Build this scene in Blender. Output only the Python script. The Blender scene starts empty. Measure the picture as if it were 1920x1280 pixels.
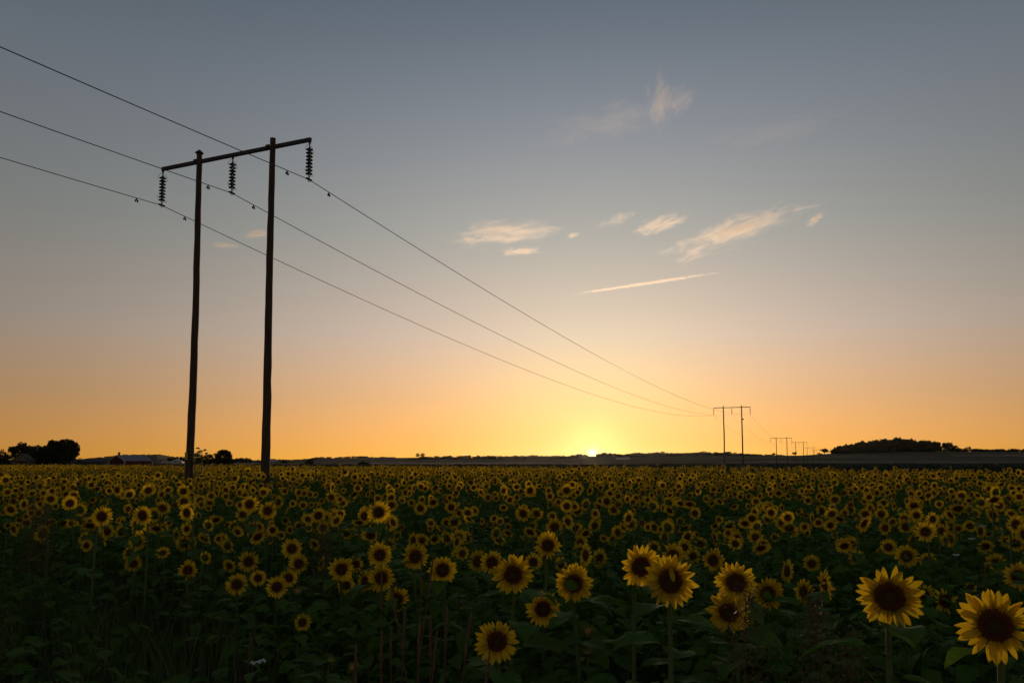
import bpy, math, random
import numpy as np
from math import radians, sin, cos, pi, atan2, hypot
from mathutils import Vector, Matrix, Euler

random.seed(7)
RNG = np.random.default_rng(11)
SC = bpy.context.scene
COL = SC.collection

# ------------------------------------------------------------------ camera
CAM_H = 1.75
TILT = radians(4.79)
FPX = 1456.0                       # focal length in pixels of the 1920-wide photograph
cam = bpy.data.cameras.new('camera')
cam_ob = bpy.data.objects.new('camera', cam)
COL.objects.link(cam_ob)
cam.sensor_width = 36.0
cam.lens = FPX / 1920 * 36.0
cam.shift_y = 0.0542
cam.clip_start = 0.05
cam.clip_end = 60000
cam_ob.location = (0, 0, CAM_H)
cam_ob.rotation_euler = (radians(90) + TILT, 0, 0)
SC.camera = cam_ob

# ------------------------------------------------------------------ sky, sun, exposure
SUN_EL, SUN_AZ = radians(0.64), radians(5.92)
SUN_DIR = Vector((cos(SUN_EL) * sin(SUN_AZ), cos(SUN_EL) * cos(SUN_AZ), sin(SUN_EL)))
SC.view_settings.view_transform = 'Standard'
SC.view_settings.look = 'None'
SC.view_settings.exposure = 0.0
SC.view_settings.gamma = 1.0
SC.view_settings.use_curve_mapping = False
SC.cycles.max_bounces = 8
SC.cycles.transparent_max_bounces = 16

world = bpy.data.worlds.new('World')
SC.world = world
world.use_nodes = True
wt = world.node_tree
wn, wl = wt.nodes, wt.links
bg = wn['Background']
bg.inputs['Strength'].default_value = 0.12


def wmath(op, a, b=None, c=None):
    n = wn.new('ShaderNodeMath')
    n.operation = op
    for i, v in enumerate((a, b, c)):
        if v is None:
            continue
        if isinstance(v, (int, float)):
            n.inputs[i].default_value = v
        else:
            wl.new(v, n.inputs[i])
    return n.outputs[0]


sky = wn.new('ShaderNodeTexSky')
sky.sky_type = 'NISHITA'
sky.sun_disc = False
sky.sun_elevation = radians(1.2)
sky.sun_rotation = SUN_AZ
sky.air_density, sky.dust_density, sky.ozone_density = 1.0, 4.0, 2.0
tc = wn.new('ShaderNodeTexCoord')
nrm = wn.new('ShaderNodeVectorMath'); nrm.operation = 'NORMALIZE'
wl.new(tc.outputs['Generated'], nrm.inputs[0])
sep = wn.new('ShaderNodeSeparateXYZ')
wl.new(nrm.outputs[0], sep.inputs[0])
dot = wn.new('ShaderNodeVectorMath'); dot.operation = 'DOT_PRODUCT'
wl.new(nrm.outputs[0], dot.inputs[0])
dot.inputs[1].default_value = SUN_DIR
G = dot.outputs['Value']
# light scattered by the thick low air: bands by height, brighter towards the sun, the same all round the horizon
ramp = wn.new('ShaderNodeValToRGB')
BANDS = [(0.0, (1.20, .54, .055)), (.03, (1.10, .53, .14)), (.08, (.86, .50, .245)), (.16, (.66, .53, .43)), (.28, (.455, .46, .42)),
         (.42, (.335, .375, .425)), (.55, (.20, .265, .325)), (.8, (.125, .175, .23)), (1.0, (.115, .16, .22))]
cr = ramp.color_ramp
while len(cr.elements) < len(BANDS):
    cr.elements.new(0.5)
for e, (p, c) in zip(cr.elements, BANDS):
    e.position = p
    e.color = (*c, 1)
wl.new(sep.outputs['Z'], ramp.inputs[0])
q = 0.34
steep = wmath('MULTIPLY_ADD', wmath('MAXIMUM', sep.outputs['Z'], 0.0), 14.0, 14.5)
fall = wmath('MULTIPLY_ADD', wmath('POWER', wmath('MULTIPLY_ADD', G, .5, .5), steep), 1 - q, q)
omg = wmath('SUBTRACT', 1.0, G)
a1 = wmath('EXPONENT', wmath('MULTIPLY', omg, -100.0))
a2 = wmath('EXPONENT', wmath('MULTIPLY', omg, -1500.0))
disc = wmath('EXPONENT', wmath('MULTIPLY', omg, -62000.0))


def wscale(col, fac):
    n = wn.new('ShaderNodeVectorMath'); n.operation = 'SCALE'
    if isinstance(col, tuple):
        n.inputs[0].default_value = col
    else:
        wl.new(col, n.inputs[0])
    if isinstance(fac, (int, float)):
        n.inputs['Scale'].default_value = fac
    else:
        wl.new(fac, n.inputs['Scale'])
    return n.outputs[0]


def wadd(a, b):
    n = wn.new('ShaderNodeVectorMath'); n.operation = 'ADD'
    wl.new(a, n.inputs[0]); wl.new(b, n.inputs[1])
    return n.outputs[0]


K = 1 / 0.12
tot = wscale(sky.outputs[0], 0.3)
for piece in (wscale(wscale(ramp.outputs[0], fall), K),
              wscale((0.0, .165 * K, .06 * K), a1), wscale((.05 * K, .27 * K, .09 * K), a2), wscale((7 * K, 4 * K, .7 * K), disc)):
    tot = wadd(tot, piece)
wl.new(tot, bg.inputs['Color'])

sun = bpy.data.lights.new('sun', 'SUN')
sun.energy = 1.6
sun.angle = radians(0.53)
sun.color = (1.0, .70, .45)
sun_ob = bpy.data.objects.new('sun', sun)
COL.objects.link(sun_ob)
sun_ob.rotation_euler = (-SUN_DIR).to_track_quat('-Z', 'Y').to_euler()


# ------------------------------------------------------------------ helpers
def ray(px, py):
    """direction of a photograph pixel, scaled to one metre of depth"""
    x, y = (px - 960) / FPX, (744 - py) / FPX
    d = Vector((x, cos(TILT) - y * sin(TILT), sin(TILT) + y * cos(TILT)))
    return d / d.y


def at(px, py, Y):
    return Vector((0, 0, CAM_H)) + ray(px, py) * Y


def proj(X, Y, Z):
    z = Z - CAM_H
    dep = Y * cos(TILT) + z * sin(TILT)
    return 960 + FPX * X / dep, 744 - FPX * (z * cos(TILT) - Y * sin(TILT)) / dep


def tag(o, label=None, cat=None, group=None, kind=None):
    for k, v in (('label', label), ('category', cat), ('group', group), ('kind', kind)):
        if v:
            o[k] = v
    return o


def empty(name, loc, rz=0.0):
    o = bpy.data.objects.new(name, None)
    o.empty_display_size = 0.2
    o.location = loc
    o.rotation_euler = (0, 0, rz)
    COL.objects.link(o)
    return o


def link(name, me, parent=None, mat=None):
    o = bpy.data.objects.new(name, me)
    COL.objects.link(o)
    if parent is not None:
        o.parent = parent
    if mat is not None and not me.materials:
        me.materials.append(mat)
    return o


class MB:
    """collects shapes of one mesh"""
    def __init__(self):
        self.v, self.f, self.m, self.al = [], [], [], []

    def add(self, vs, fs, m=0, al=None):
        b = len(self.v)
        self.v.extend([tuple(p) for p in vs])
        self.f.extend([tuple(i + b for i in f) for f in fs])
        self.m.extend([m] * len(fs))
        self.al.extend(al if al is not None else [0.0] * len(vs))

    def box(self, c, s, R=None, m=0):
        vs = [Vector((x * s[0] / 2, y * s[1] / 2, z * s[2] / 2)) for x in (-1, 1) for y in (-1, 1) for z in (-1, 1)]
        if R is not None:
            vs = [R @ v for v in vs]
        vs = [v + Vector(c) for v in vs]
        self.add(vs, [(0, 1, 3, 2), (4, 6, 7, 5), (0, 4, 5, 1), (2, 3, 7, 6), (0, 2, 6, 4), (1, 5, 7, 3)], m)

    def tube(self, pts, radii, n=6, m=0, caps=True, al=None):
        pts = [Vector(p) for p in pts]
        vs, fs = [], []
        up = Vector((0, 0, 1))
        for i, p in enumerate(pts):
            t = (pts[min(i + 1, len(pts) - 1)] - pts[max(i - 1, 0)]).normalized()
            a = t.cross(up if abs(t.z) < .95 else Vector((1, 0, 0))).normalized()
            b = a.cross(t)
            r = radii[i] if hasattr(radii, '__len__') else radii
            for k in range(n):
                ang = 2 * pi * k / n
                vs.append(p + (a * cos(ang) + b * sin(ang)) * r)
        for i in range(len(pts) - 1):
            for k in range(n):
                fs.append((i * n + k, i * n + (k + 1) % n, (i + 1) * n + (k + 1) % n, (i + 1) * n + k))
        if caps:
            fs.append(tuple(range(n - 1, -1, -1)))
            fs.append(tuple(range((len(pts) - 1) * n, len(pts) * n)))
        self.add(vs, fs, m)

    def lathe(self, prof, n=12, m=0, c=(0, 0, 0)):
        vs, fs = [], []
        for (r, z) in prof:
            for k in range(n):
                a = 2 * pi * k / n
                vs.append((c[0] + r * cos(a), c[1] + r * sin(a), c[2] + z))
        for i in range(len(prof) - 1):
            for k in range(n):
                fs.append((i * n + k, i * n + (k + 1) % n, (i + 1) * n + (k + 1) % n, (i + 1) * n + k))
        self.add(vs, fs, m)

    def mesh(self, name, mats, smooth=False):
        me = bpy.data.meshes.new(name)
        me.from_pydata(self.v, [], self.f)
        for mt in (mats if isinstance(mats, (list, tuple)) else [mats]):
            me.materials.append(mt)
        if any(self.m):
            me.polygons.foreach_set('material_index', self.m)
        if any(self.al):
            at_ = me.attributes.new('along', 'FLOAT', 'POINT')
            at_.data.foreach_set('value', self.al)
        if smooth:
            me.polygons.foreach_set('use_smooth', [True] * len(me.polygons))
        me.update()
        return me

    def build(self, name, mats, parent=None, smooth=False):
        return link(name, self.mesh(name, mats, smooth), parent)


def tri_mesh(name, V, F, mats, M=None, along=None, smooth=False):
    """big mesh out of numpy arrays (triangles)"""
    me = bpy.data.meshes.new(name)
    nv, nf = len(V), len(F)
    me.vertices.add(nv)
    me.vertices.foreach_set('co', np.ascontiguousarray(V, dtype=np.float32).ravel())
    me.loops.add(nf * 3)
    me.loops.foreach_set('vertex_index', np.ascontiguousarray(F, dtype=np.int32).ravel())
    me.polygons.add(nf)
    me.polygons.foreach_set('loop_start', np.arange(0, nf * 3, 3, dtype=np.int32))
    for mt in (mats if isinstance(mats, (list, tuple)) else [mats]):
        me.materials.append(mt)
    if M is not None:
        me.polygons.foreach_set('material_index', np.ascontiguousarray(M, dtype=np.int32))
    if along is not None:
        a = me.attributes.new('along', 'FLOAT', 'POINT')
        a.data.foreach_set('value', np.ascontiguousarray(along, dtype=np.float32))
    if smooth:
        me.polygons.foreach_set('use_smooth', np.ones(nf, dtype=bool))
    me.update(calc_edges=True)
    me.validate()
    return me


def mb_arrays(mb):
    """an MB as numpy triangle arrays (V, F, M, along)"""
    F, M = [], []
    for f, m in zip(mb.f, mb.m):
        for i in range(1, len(f) - 1):
            F.append((f[0], f[i], f[i + 1])); M.append(m)
    return np.array([tuple(v) for v in mb.v], float), np.array(F, int), np.array(M, int), np.array(mb.al, float)


class Heap:
    """many transformed copies of small templates joined into one mesh"""
    def __init__(self):
        self.V, self.F, self.M, self.A, self.n = [], [], [], [], 0

    def put(self, tpl, Rs, T):
        V, F, M, A = tpl
        n, v = len(Rs), len(V)
        if n == 0:
            return
        P = np.einsum('nij,vj->nvi', Rs, V) + T[:, None, :]
        self.V.append(P.reshape(-1, 3))
        self.F.append((F[None] + (np.arange(n) * v)[:, None, None] + self.n).reshape(-1, 3))
        self.M.append(np.tile(M, n)); self.A.append(np.tile(A, n))
        self.n += n * v

    def build(self, name, mats, parent=None, smooth=False):
        me = tri_mesh(name, np.concatenate(self.V), np.concatenate(self.F), mats, np.concatenate(self.M), np.concatenate(self.A), smooth)
        return link(name, me, parent)


def rotz(a):
    a = np.asarray(a, float); z, o = np.zeros_like(a), np.ones_like(a)
    return np.stack([np.cos(a), -np.sin(a), z, np.sin(a), np.cos(a), z, z, z, o], -1).reshape(-1, 3, 3)


def rotx(a):
    a = np.asarray(a, float); z, o = np.zeros_like(a), np.ones_like(a)
    return np.stack([o, z, z, z, np.cos(a), -np.sin(a), z, np.sin(a), np.cos(a)], -1).reshape(-1, 3, 3)


def roty(a):
    a = np.asarray(a, float); z, o = np.zeros_like(a), np.ones_like(a)
    return np.stack([np.cos(a), z, np.sin(a), z, o, z, -np.sin(a), z, np.cos(a)], -1).reshape(-1, 3, 3)


# ------------------------------------------------------------------ materials
def nodes(name):
    m = bpy.data.materials.new(name)
    m.use_nodes = True
    return m, m.node_tree.nodes, m.node_tree.links, m.node_tree.nodes['Principled BSDF']


def mat(name, c1, c2=None, scale=5.0, rough=.8, bump=0.0, metallic=0.0, stretch=(1, 1, 1), spec=.3, detail=4):
    m, n, l, b = nodes(name)
    b.inputs['Roughness'].default_value = rough
    b.inputs['Metallic'].default_value = metallic
    b.inputs['Specular IOR Level'].default_value = spec
    tco = n.new('ShaderNodeTexCoord')
    mp = n.new('ShaderNodeMapping'); mp.inputs['Scale'].default_value = stretch
    l.new(tco.outputs['Object'], mp.inputs[0])
    nz = n.new('ShaderNodeTexNoise'); nz.inputs['Scale'].default_value = scale; nz.inputs['Detail'].default_value = detail
    l.new(mp.outputs[0], nz.inputs['Vector'])
    r = n.new('ShaderNodeValToRGB')
    r.color_ramp.elements[0].position, r.color_ramp.elements[1].position = .3, .7
    r.color_ramp.elements[0].color = (*c1, 1); r.color_ramp.elements[1].color = (*(c2 or c1), 1)
    l.new(nz.outputs['Fac'], r.inputs[0])
    l.new(r.outputs[0], b.inputs['Base Color'])
    if bump:
        bp = n.new('ShaderNodeBump'); bp.inputs['Strength'].default_value = bump
        l.new(nz.outputs['Fac'], bp.inputs['Height']); l.new(bp.outputs[0], b.inputs['Normal'])
    return m


def leafy(name, c1, c2, trans=.3, scale=6.0, rough=.6, spec=.2):
    """leaf or petal tissue: reflects and lets some light through"""
    m = mat(name, c1, c2, scale, rough, spec=spec)
    n, l = m.node_tree.nodes, m.node_tree.links
    b = n['Principled BSDF']
    t = n.new('ShaderNodeBsdfTranslucent')
    src = b.inputs['Base Color'].links[0].from_socket
    l.new(src, t.inputs['Color'])
    mx = n.new('ShaderNodeMixShader'); mx.inputs[0].default_value = trans
    l.new(b.outputs[0], mx.inputs[1]); l.new(t.outputs[0], mx.inputs[2])
    l.new(mx.outputs[0], n['Material Output'].inputs['Surface'])
    return m


def petal_material():
    m, n, l, b = nodes('petal_yellow')
    b.inputs['Roughness'].default_value = .55
    b.inputs['Specular IOR Level'].default_value = .2
    a = n.new('ShaderNodeAttribute'); a.attribute_name = 'along'
    r = n.new('ShaderNodeValToRGB')
    e = r.color_ramp.elements
    e[0].position, e[0].color = 0.0, (.66, .37, .011, 1)
    e[1].position, e[1].color = .45, (.84, .56, .017, 1)
    l.new(a.outputs['Fac'], r.inputs[0])
    tco = n.new('ShaderNodeTexCoord')
    nz = n.new('ShaderNodeTexNoise'); nz.inputs['Scale'].default_value = 3.6; nz.inputs['Detail'].default_value = 4
    geo = n.new('ShaderNodeNewGeometry')
    l.new(geo.outputs['Position'], nz.inputs['Vector'])
    mr = n.new('ShaderNodeMapRange')
    mr.inputs[1].default_value, mr.inputs[2].default_value, mr.inputs[3].default_value, mr.inputs[4].default_value = .32, .66, .62, 1.12
    l.new(nz.outputs['Fac'], mr.inputs[0])
    sc = n.new('ShaderNodeVectorMath'); sc.operation = 'SCALE'
    l.new(r.outputs[0], sc.inputs[0]); l.new(mr.outputs[0], sc.inputs['Scale'])
    l.new(sc.outputs[0], b.inputs['Base Color'])
    t = n.new('ShaderNodeBsdfTranslucent')
    l.new(sc.outputs[0], t.inputs['Color'])
    mx = n.new('ShaderNodeMixShader'); mx.inputs[0].default_value = .42
    l.new(b.outputs[0], mx.inputs[1]); l.new(t.outputs[0], mx.inputs[2])
    l.new(mx.outputs[0], n['Material Output'].inputs['Surface'])
    return m


def disc_material():
    m, n, l, b = nodes('disc_florets')
    b.inputs['Roughness'].default_value = .9
    b.inputs['Specular IOR Level'].default_value = .1
    a = n.new('ShaderNodeAttribute'); a.attribute_name = 'along'
    r = n.new('ShaderNodeValToRGB')
    e = r.color_ramp.elements
    e[0].position, e[0].color = 0.08, (.11, .085, .026, 1)
    e[1].position, e[1].color = .45, (.085, .036, .016, 1)
    x = e.new(.8); x.color = (.17, .048, .018, 1)
    x = e.new(1.0); x.color = (.24, .08, .018, 1)
    l.new(a.outputs['Fac'], r.inputs[0])
    tco = n.new('ShaderNodeTexCoord')
    v = n.new('ShaderNodeTexVoronoi'); v.inputs['Scale'].default_value = 55
    l.new(tco.outputs['Object'], v.inputs['Vector'])
    mul = n.new('ShaderNodeMix'); mul.data_type = 'RGBA'; mul.blend_type = 'MULTIPLY'
    mul.inputs[0].default_value = .6
    l.new(r.outputs[0], mul.inputs[6]); l.new(v.outputs['Distance'], mul.inputs[7])
    l.new(r.outputs[0], b.inputs['Base Color'])
    bp = n.new('ShaderNodeBump'); bp.inputs['Strength'].default_value = .7; bp.inputs['Distance'].default_value = .02
    l.new(v.outputs['Distance'], bp.inputs['Height']); l.new(bp.outputs[0], b.inputs['Normal'])
    return m


M = {
    'petal': petal_material(),
    'disc': disc_material(),
    'leaf': leafy('sunflower_leaf', (.066, .14, .014), (.11, .20, .026), .42, 9, .65, .13),
    'stem': leafy('sunflower_stem', (.085, .135, .04), (.125, .18, .06), .12, 20),
    'bract': leafy('green_bract', (.06, .10, .025), (.10, .14, .04), .25, 20),
    'grass': leafy('green_grass', (.04, .085, .014), (.08, .13, .025), .3, 3),
    'straw': leafy('dry_straw', (.085, .055, .024), (.15, .10, .045), .06, 3),
    'dock': leafy('brown_seed_head', (.11, .060, .030), (.18, .105, .055), .04, 20),
    'weedleaf': leafy('weed_leaf', (.056, .12, .012), (.10, .18, .024), .42, 4, .68, .11),
    'crop': leafy('crop_leaf', (.022, .040, .012), (.045, .066, .02), .2, .6),
    'tree': leafy('tree_foliage', (.015, .022, .010), (.030, .038, .014), .12, .25, .8, .05),
    'bark': mat('bark', (.04, .03, .022), (.075, .055, .04), 4, .9, .4),
    'pole': mat('creosoted_pole', (.045, .027, .019), (.105, .066, .045), 3, .85, .5, stretch=(6, 6, .35)),
    'steel': mat('weathered_steel', (.045, .035, .033), (.075, .06, .055), 8, .7, .1, .3),
    'glass': mat('green_glass_insulator', (.02, .05, .045), (.03, .07, .06), 5, .35, spec=.4),
    'wire': mat('aluminium_conductor', (.055, .05, .05), (.09, .085, .085), 20, .5, metallic=.5),
    'sign': mat('yellow_plate', (.55, .36, .03), (.62, .42, .05), 3, .6),
    'redwall': mat('red_barn_boards', (.085, .014, .009), (.12, .02, .012), 2, .85, .2, stretch=(8, 8, .4)),
    'white': mat('white_paint', (.40, .40, .40), (.5, .49, .48), 2, .7),
    'cream': mat('cream_render', (.10, .08, .055), (.14, .11, .075), 2, .85),
    'roofgrey': mat('grey_metal_roof', (.12, .125, .14), (.17, .175, .19), 1.5, .5, stretch=(3, .4, 1)),
    'roofdark': mat('dark_roof_tiles', (.035, .033, .036), (.06, .055, .055), 2, .8),
    'brick': mat('chimney_brick', (.16, .07, .045), (.24, .11, .07), 6, .9),
    'pane': mat('dark_window_pane', (.02, .024, .03), (.03, .034, .04), 2, .1, spec=.6),
    'soil': mat('field_soil', (.016, .018, .008), (.032, .032, .015), .8, .95, .4, detail=8),
    'stubble': mat('pale_stubble', (.15, .11, .075), (.20, .145, .10), .05, .95, 0, detail=8, stretch=(1, .3, 1)),
    'yarrow': mat('white_blossom', (.5, .5, .48), (.65, .65, .62), 40, .8),
    'budface': leafy('opening_bud', (.26, .15, .02), (.40, .24, .03), .1, 40),
    'bud': leafy('green_bud', (.14, .17, .03), (.30, .28, .05), .35, 30),
}


def field_material():
    m, n, l, b = nodes('far_fields')
    b.inputs['Roughness'].default_value = .95
    b.inputs['Specular IOR Level'].default_value = .05
    a = n.new('ShaderNodeAttribute'); a.attribute_name = 'field_color'
    tco = n.new('ShaderNodeTexCoord')
    nz = n.new('ShaderNodeTexNoise'); nz.inputs['Scale'].default_value = .012; nz.inputs['Detail'].default_value = 6
    l.new(tco.outputs['Object'], nz.inputs['Vector'])
    mr = n.new('ShaderNodeMapRange')
    mr.inputs[1].default_value, mr.inputs[2].default_value, mr.inputs[3].default_value, mr.inputs[4].default_value = .3, .7, .7, 1.2
    l.new(nz.outputs['Fac'], mr.inputs[0])
    sc = n.new('ShaderNodeVectorMath'); sc.operation = 'SCALE'
    l.new(a.outputs['Color'], sc.inputs[0]); l.new(mr.outputs[0], sc.inputs['Scale'])
    l.new(sc.outputs[0], b.inputs['Base Color'])
    return m


M['fields'] = field_material()

# ------------------------------------------------------------------ the ground and the far hills
mb = MB()
mb.add([(-5000, -2500, 0), (5000, -2500, 0), (5000, 5000, 0), (-5000, 5000, 0)], [(0, 1, 2, 3)])
g = mb.build('ground', M['soil'])
tag(g, kind='structure')
mb = MB()
mb.add([(-150, 256, .004), (62, 256, .004), (106, 452, .004), (-262, 452, .004)], [(0, 1, 2, 3)])
tag(mb.build('stubble_field', M['stubble']), kind='structure')

RIDGE = [(-900, 858), (-300, 861), (0, 862), (150, 862), (200, 857), (235, 853.5), (300, 853), (330, 858), (420, 861), (515, 863), (560, 862), (600, 859), (640, 858.5), (700, 858.5), (780, 857.5),
         (815, 858), (880, 858), (960, 858), (1060, 858), (1100, 855), (1130, 855), (1175, 854), (1195, 852), (1230, 851.5), (1300, 851), (1345, 851), (1400, 852),
         (1440, 853.5), (1500, 853.5), (1540, 851), (1560, 849.5), (1620, 847), (1700, 845), (1760, 845), (1800, 846.5), (1920, 847), (2300, 850), (2900, 857)]
RIDGE_X, RIDGE_Y = zip(*RIDGE)
RANGE_AT = [(-900, 2600), (400, 2600), (560, 2000), (1050, 1900), (1300, 1700), (1480, 1200), (1900, 1200), (2900, 1600)]
R_X, R_Y = zip(*RANGE_AT)
R0 = 440.0


def ridge_range(px):
    return np.interp(px, R_X, R_Y)


def ridge_z(px):
    return CAM_H + (866 - np.interp(px, RIDGE_X, RIDGE_Y)) / FPX * ridge_range(px)


def hill_z(px, Y):
    """height of the far ground at depth Y in the direction of pixel column px"""
    R = ridge_range(px)
    t = np.clip((Y - R0) / (R - R0), 0, 1)
    up = ridge_z(px) * (t * t * (3 - 2 * t) * .55 + t * .45)
    down = np.clip((Y - R) / 2500, 0, 1)
    return up * (1 - down * down) - .004


def hills():
    pxs = np.linspace(-700, 2600, 600)
    Ys = np.concatenate([np.linspace(R0, 1300, 60), np.linspace(1320, 2700, 50), np.linspace(2800, 4200, 10)])
    PX, YY = np.meshgrid(pxs, Ys, indexing='ij')
    Z = hill_z(PX, YY)
    X = (PX - 960) / FPX * YY
    V = np.stack([X, YY, Z], -1).reshape(-1, 3)
    n, k = len(pxs), len(Ys)
    idx = np.arange(n * k).reshape(n, k)
    a, b, c, d = idx[:-1, :-1].ravel(), idx[1:, :-1].ravel(), idx[1:, 1:].ravel(), idx[:-1, 1:].ravel()
    F = np.concatenate([np.stack([a, b, c], 1), np.stack([a, c, d], 1)])
    me = tri_mesh('hills', V, F, M['fields'], smooth=True)
    py = 866 - (Z - CAM_H) / YY * FPX
    green, pale, dark = np.array((.032, .038, .017)), np.array((.14, .10, .07)), np.array((.02, .024, .012))
    C = np.tile(green, (n, k, 1))
    P, Q = PX, py
    wob = 1.2 * np.sin(P / 90.0) + .6 * np.sin(P / 31.0)
    def put(mask, col):
        C[mask] = col
    put((P > 330) & (P < 560) & (Q > 868), pale * .8)
    put((P > 600) & (P < 780) & (Q > 864 + wob * .4) & (Q < 867), pale * .55)
    put((P > 640) & (P < 1190) & (Q > 866.3 + wob * .3 + np.clip((P - 1030) / 150, 0, 1) * 5.5), pale * 1.15)
    put((P > 500) & (P < 640) & (Q > 868.0), pale * .7)
    put((P > 1180) & (P < 1330) & (Q > 869), dark)
    line = 868.5 - np.clip((P - 1310) / 130, 0, 1) * 5
    put((P > 1300) & (P < 1480) & (Q > line) & (Q < line + 2.0), pale)
    put((P > 1440) & (P < 1920) & (Q > 864.2) & (Q < 867.2 + wob * .3), pale * .9)
    put((P > 1780) & (Q > 852) & (Q < 855), pale * .9)
    put((P > 200) & (P < 330) & (Q < 866), dark)
    brown, olive = np.array((.075, .055, .035)), np.array((.055, .062, .022))
    put((P > 1330) & (P < 1560) & (Q > 855.5 + wob * .5) & (Q < 859 + wob * .3), olive)
    put((P > 1560) & (P < 1760) & (Q > 854 + wob * .6) & (Q < 858.5), brown)
    put((P > 1620) & (P < 2000) & (Q > 859.8) & (Q < 862.5 + wob * .3), olive * .8)
    put((P > 640) & (P < 900) & (Q > 859.5 + wob * .5) & (Q < 862), brown)
    put((P > 1150) & (P < 1320) & (Q > 858 + wob * .4) & (Q < 861.5), olive * .7)
    col = me.attributes.new('field_color', 'FLOAT_COLOR', 'POINT')
    rgba = np.concatenate([C.reshape(-1, 3), np.ones((n * k, 1))], 1)
    col.data.foreach_set('color', rgba.astype(np.float32).ravel())
    o = link('hills', me)
    tag(o, kind='structure')


hills()


# ------------------------------------------------------------------ trees
def leaf_cloud(rng, lobes, n, size, flat=.0):
    """n small leaf-clump faces spread through ellipsoid lobes (centre, radii)"""
    w = np.array([r[0] * r[1] * r[2] for _, r in lobes]); w = w / w.sum()
    which = rng.choice(len(lobes), n, p=w)
    d = rng.normal(size=(n, 3)); d /= np.linalg.norm(d, axis=1, keepdims=True)
    rad = rng.uniform(.25, 1, n) ** (1 / 2.2)
    c = np.array([l[0] for l in lobes])[which]; r = np.array([l[1] for l in lobes])[which]
    p = c + d * rad[:, None] * r
    s = size * rng.uniform(.55, 1.35, n)
    u = rng.normal(size=(n, 3)); u /= np.linalg.norm(u, axis=1, keepdims=True)
    v = np.cross(u, rng.normal(size=(n, 3))); v /= np.linalg.norm(v, axis=1, keepdims=True)
    a, b = u * s[:, None], v * (s * .7)[:, None]
    V = np.stack([p - a, p - b * .9, p + a, p + b], 1).reshape(-1, 3)
    i = np.arange(n)[:, None] * 4
    F = np.concatenate([i + [0, 1, 2], i + [0, 2, 3]])
    return V, F


def crown_lobes(rng, w, h, shape):
    """lobes of a crown of width w whose foliage spans from 0 to h"""
    L = []
    if shape == 'round':
        L.append(((0, 0, h * .52), (w * .42, w * .42, h * .45)))
        for k in range(16):
            a = rng.uniform(0, 2 * pi); z = rng.uniform(.05, .85)
            rr = w * .5 * math.sqrt(max(.1, 1 - (2 * z - 1) ** 2)) * rng.uniform(.7, 1.0)
            s = w * rng.uniform(.09, .19)
            L.append(((cos(a) * rr, sin(a) * rr, h * z), (s, s, s * .9)))
    elif shape == 'oak':
        for k in range(26):
            a = rng.uniform(0, 2 * pi); z = rng.uniform(.08, .92)
            rr = w * .5 * math.sqrt(max(.06, 1 - (2 * z - .9) ** 2)) * rng.uniform(.35, .92)
            s = w * rng.uniform(.09, .17)
            L.append(((cos(a) * rr, sin(a) * rr, h * z), (s, s, s * rng.uniform(.6, 1.0))))
        L.append(((0, 0, h * .45), (w * .3, w * .3, h * .38)))
    elif shape == 'ragged':
        for k in range(15):
            a = rng.uniform(0, 2 * pi); z = rng.uniform(.12, .93)
            rr = w * .5 * rng.uniform(.1, .95) * (1 - .35 * abs(z - .5))
            s = w * rng.uniform(.10, .21)
            L.append(((cos(a) * rr, sin(a) * rr, h * z), (s, s, s * rng.uniform(.7, 1.2))))
        L.append(((0, 0, h * .4), (w * .28, w * .28, h * .35)))
    else:   # bush
        for k in range(10):
            a = rng.uniform(0, 2 * pi); rr = w * .5 * rng.uniform(0, .75)
            s = w * rng.uniform(.14, .24); z = h * rng.uniform(.2, .8)
            L.append(((cos(a) * rr, sin(a) * rr, z), (s, s, min(s, h * .3))))
    return L


def make_tree(name, base, w, H, label, cat='tree', shape='round', n=500, trunk=.18, group=None, size=None):
    rng = np.random.default_rng(int(abs(base[0]) * 7 + base[1]))
    root = empty(name, base, rng.uniform(0, 6.28))
    tag(root, label, cat, group)
    V, F = leaf_cloud(rng, crown_lobes(rng, w, H * (1 - trunk), shape), int(n * 1.6), size or w * (.042 if base[1] < 600 else .085))
    V[:, 2] += H * trunk
    V[:, 2] = np.maximum(V[:, 2], H * .03)
    link('crown', tri_mesh('crown', V, F, M['tree']), root)
    mb = MB()
    r0 = max(.12, w * .03)
    mb.tube([(0, 0, -.5), (0, 0, H * trunk * .5), (w * .01, 0, H * trunk), (w * .03, w * .01, H * .7)], [r0 * 1.3, r0, r0 * .9, r0 * .3], 8)
    for k in range(4):
        a = rng.uniform(0, 6.28); z = H * (trunk + rng.uniform(.0, .25))
        mb.tube([(0, 0, z), (cos(a) * w * .18, sin(a) * w * .18, z + H * .16), (cos(a) * w * .34, sin(a) * w * .34, z + H * .22)], [r0 * .5, r0 * .32, r0 * .12], 5)
    mb.build('trunk', M['bark'], root, True)
    return root


def tree_px(name, px, top, width_px, Y, label, base_z=None, **kw):
    z0 = float(hill_z(px, Y)) if base_z is None else base_z
    if Y < R0:
        z0 = 0.0
    p = at(px, top, Y)
    H = p.z - z0
    return make_tree(name, (p.x, Y, z0), width_px / FPX * Y, H, label, **kw)


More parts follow.
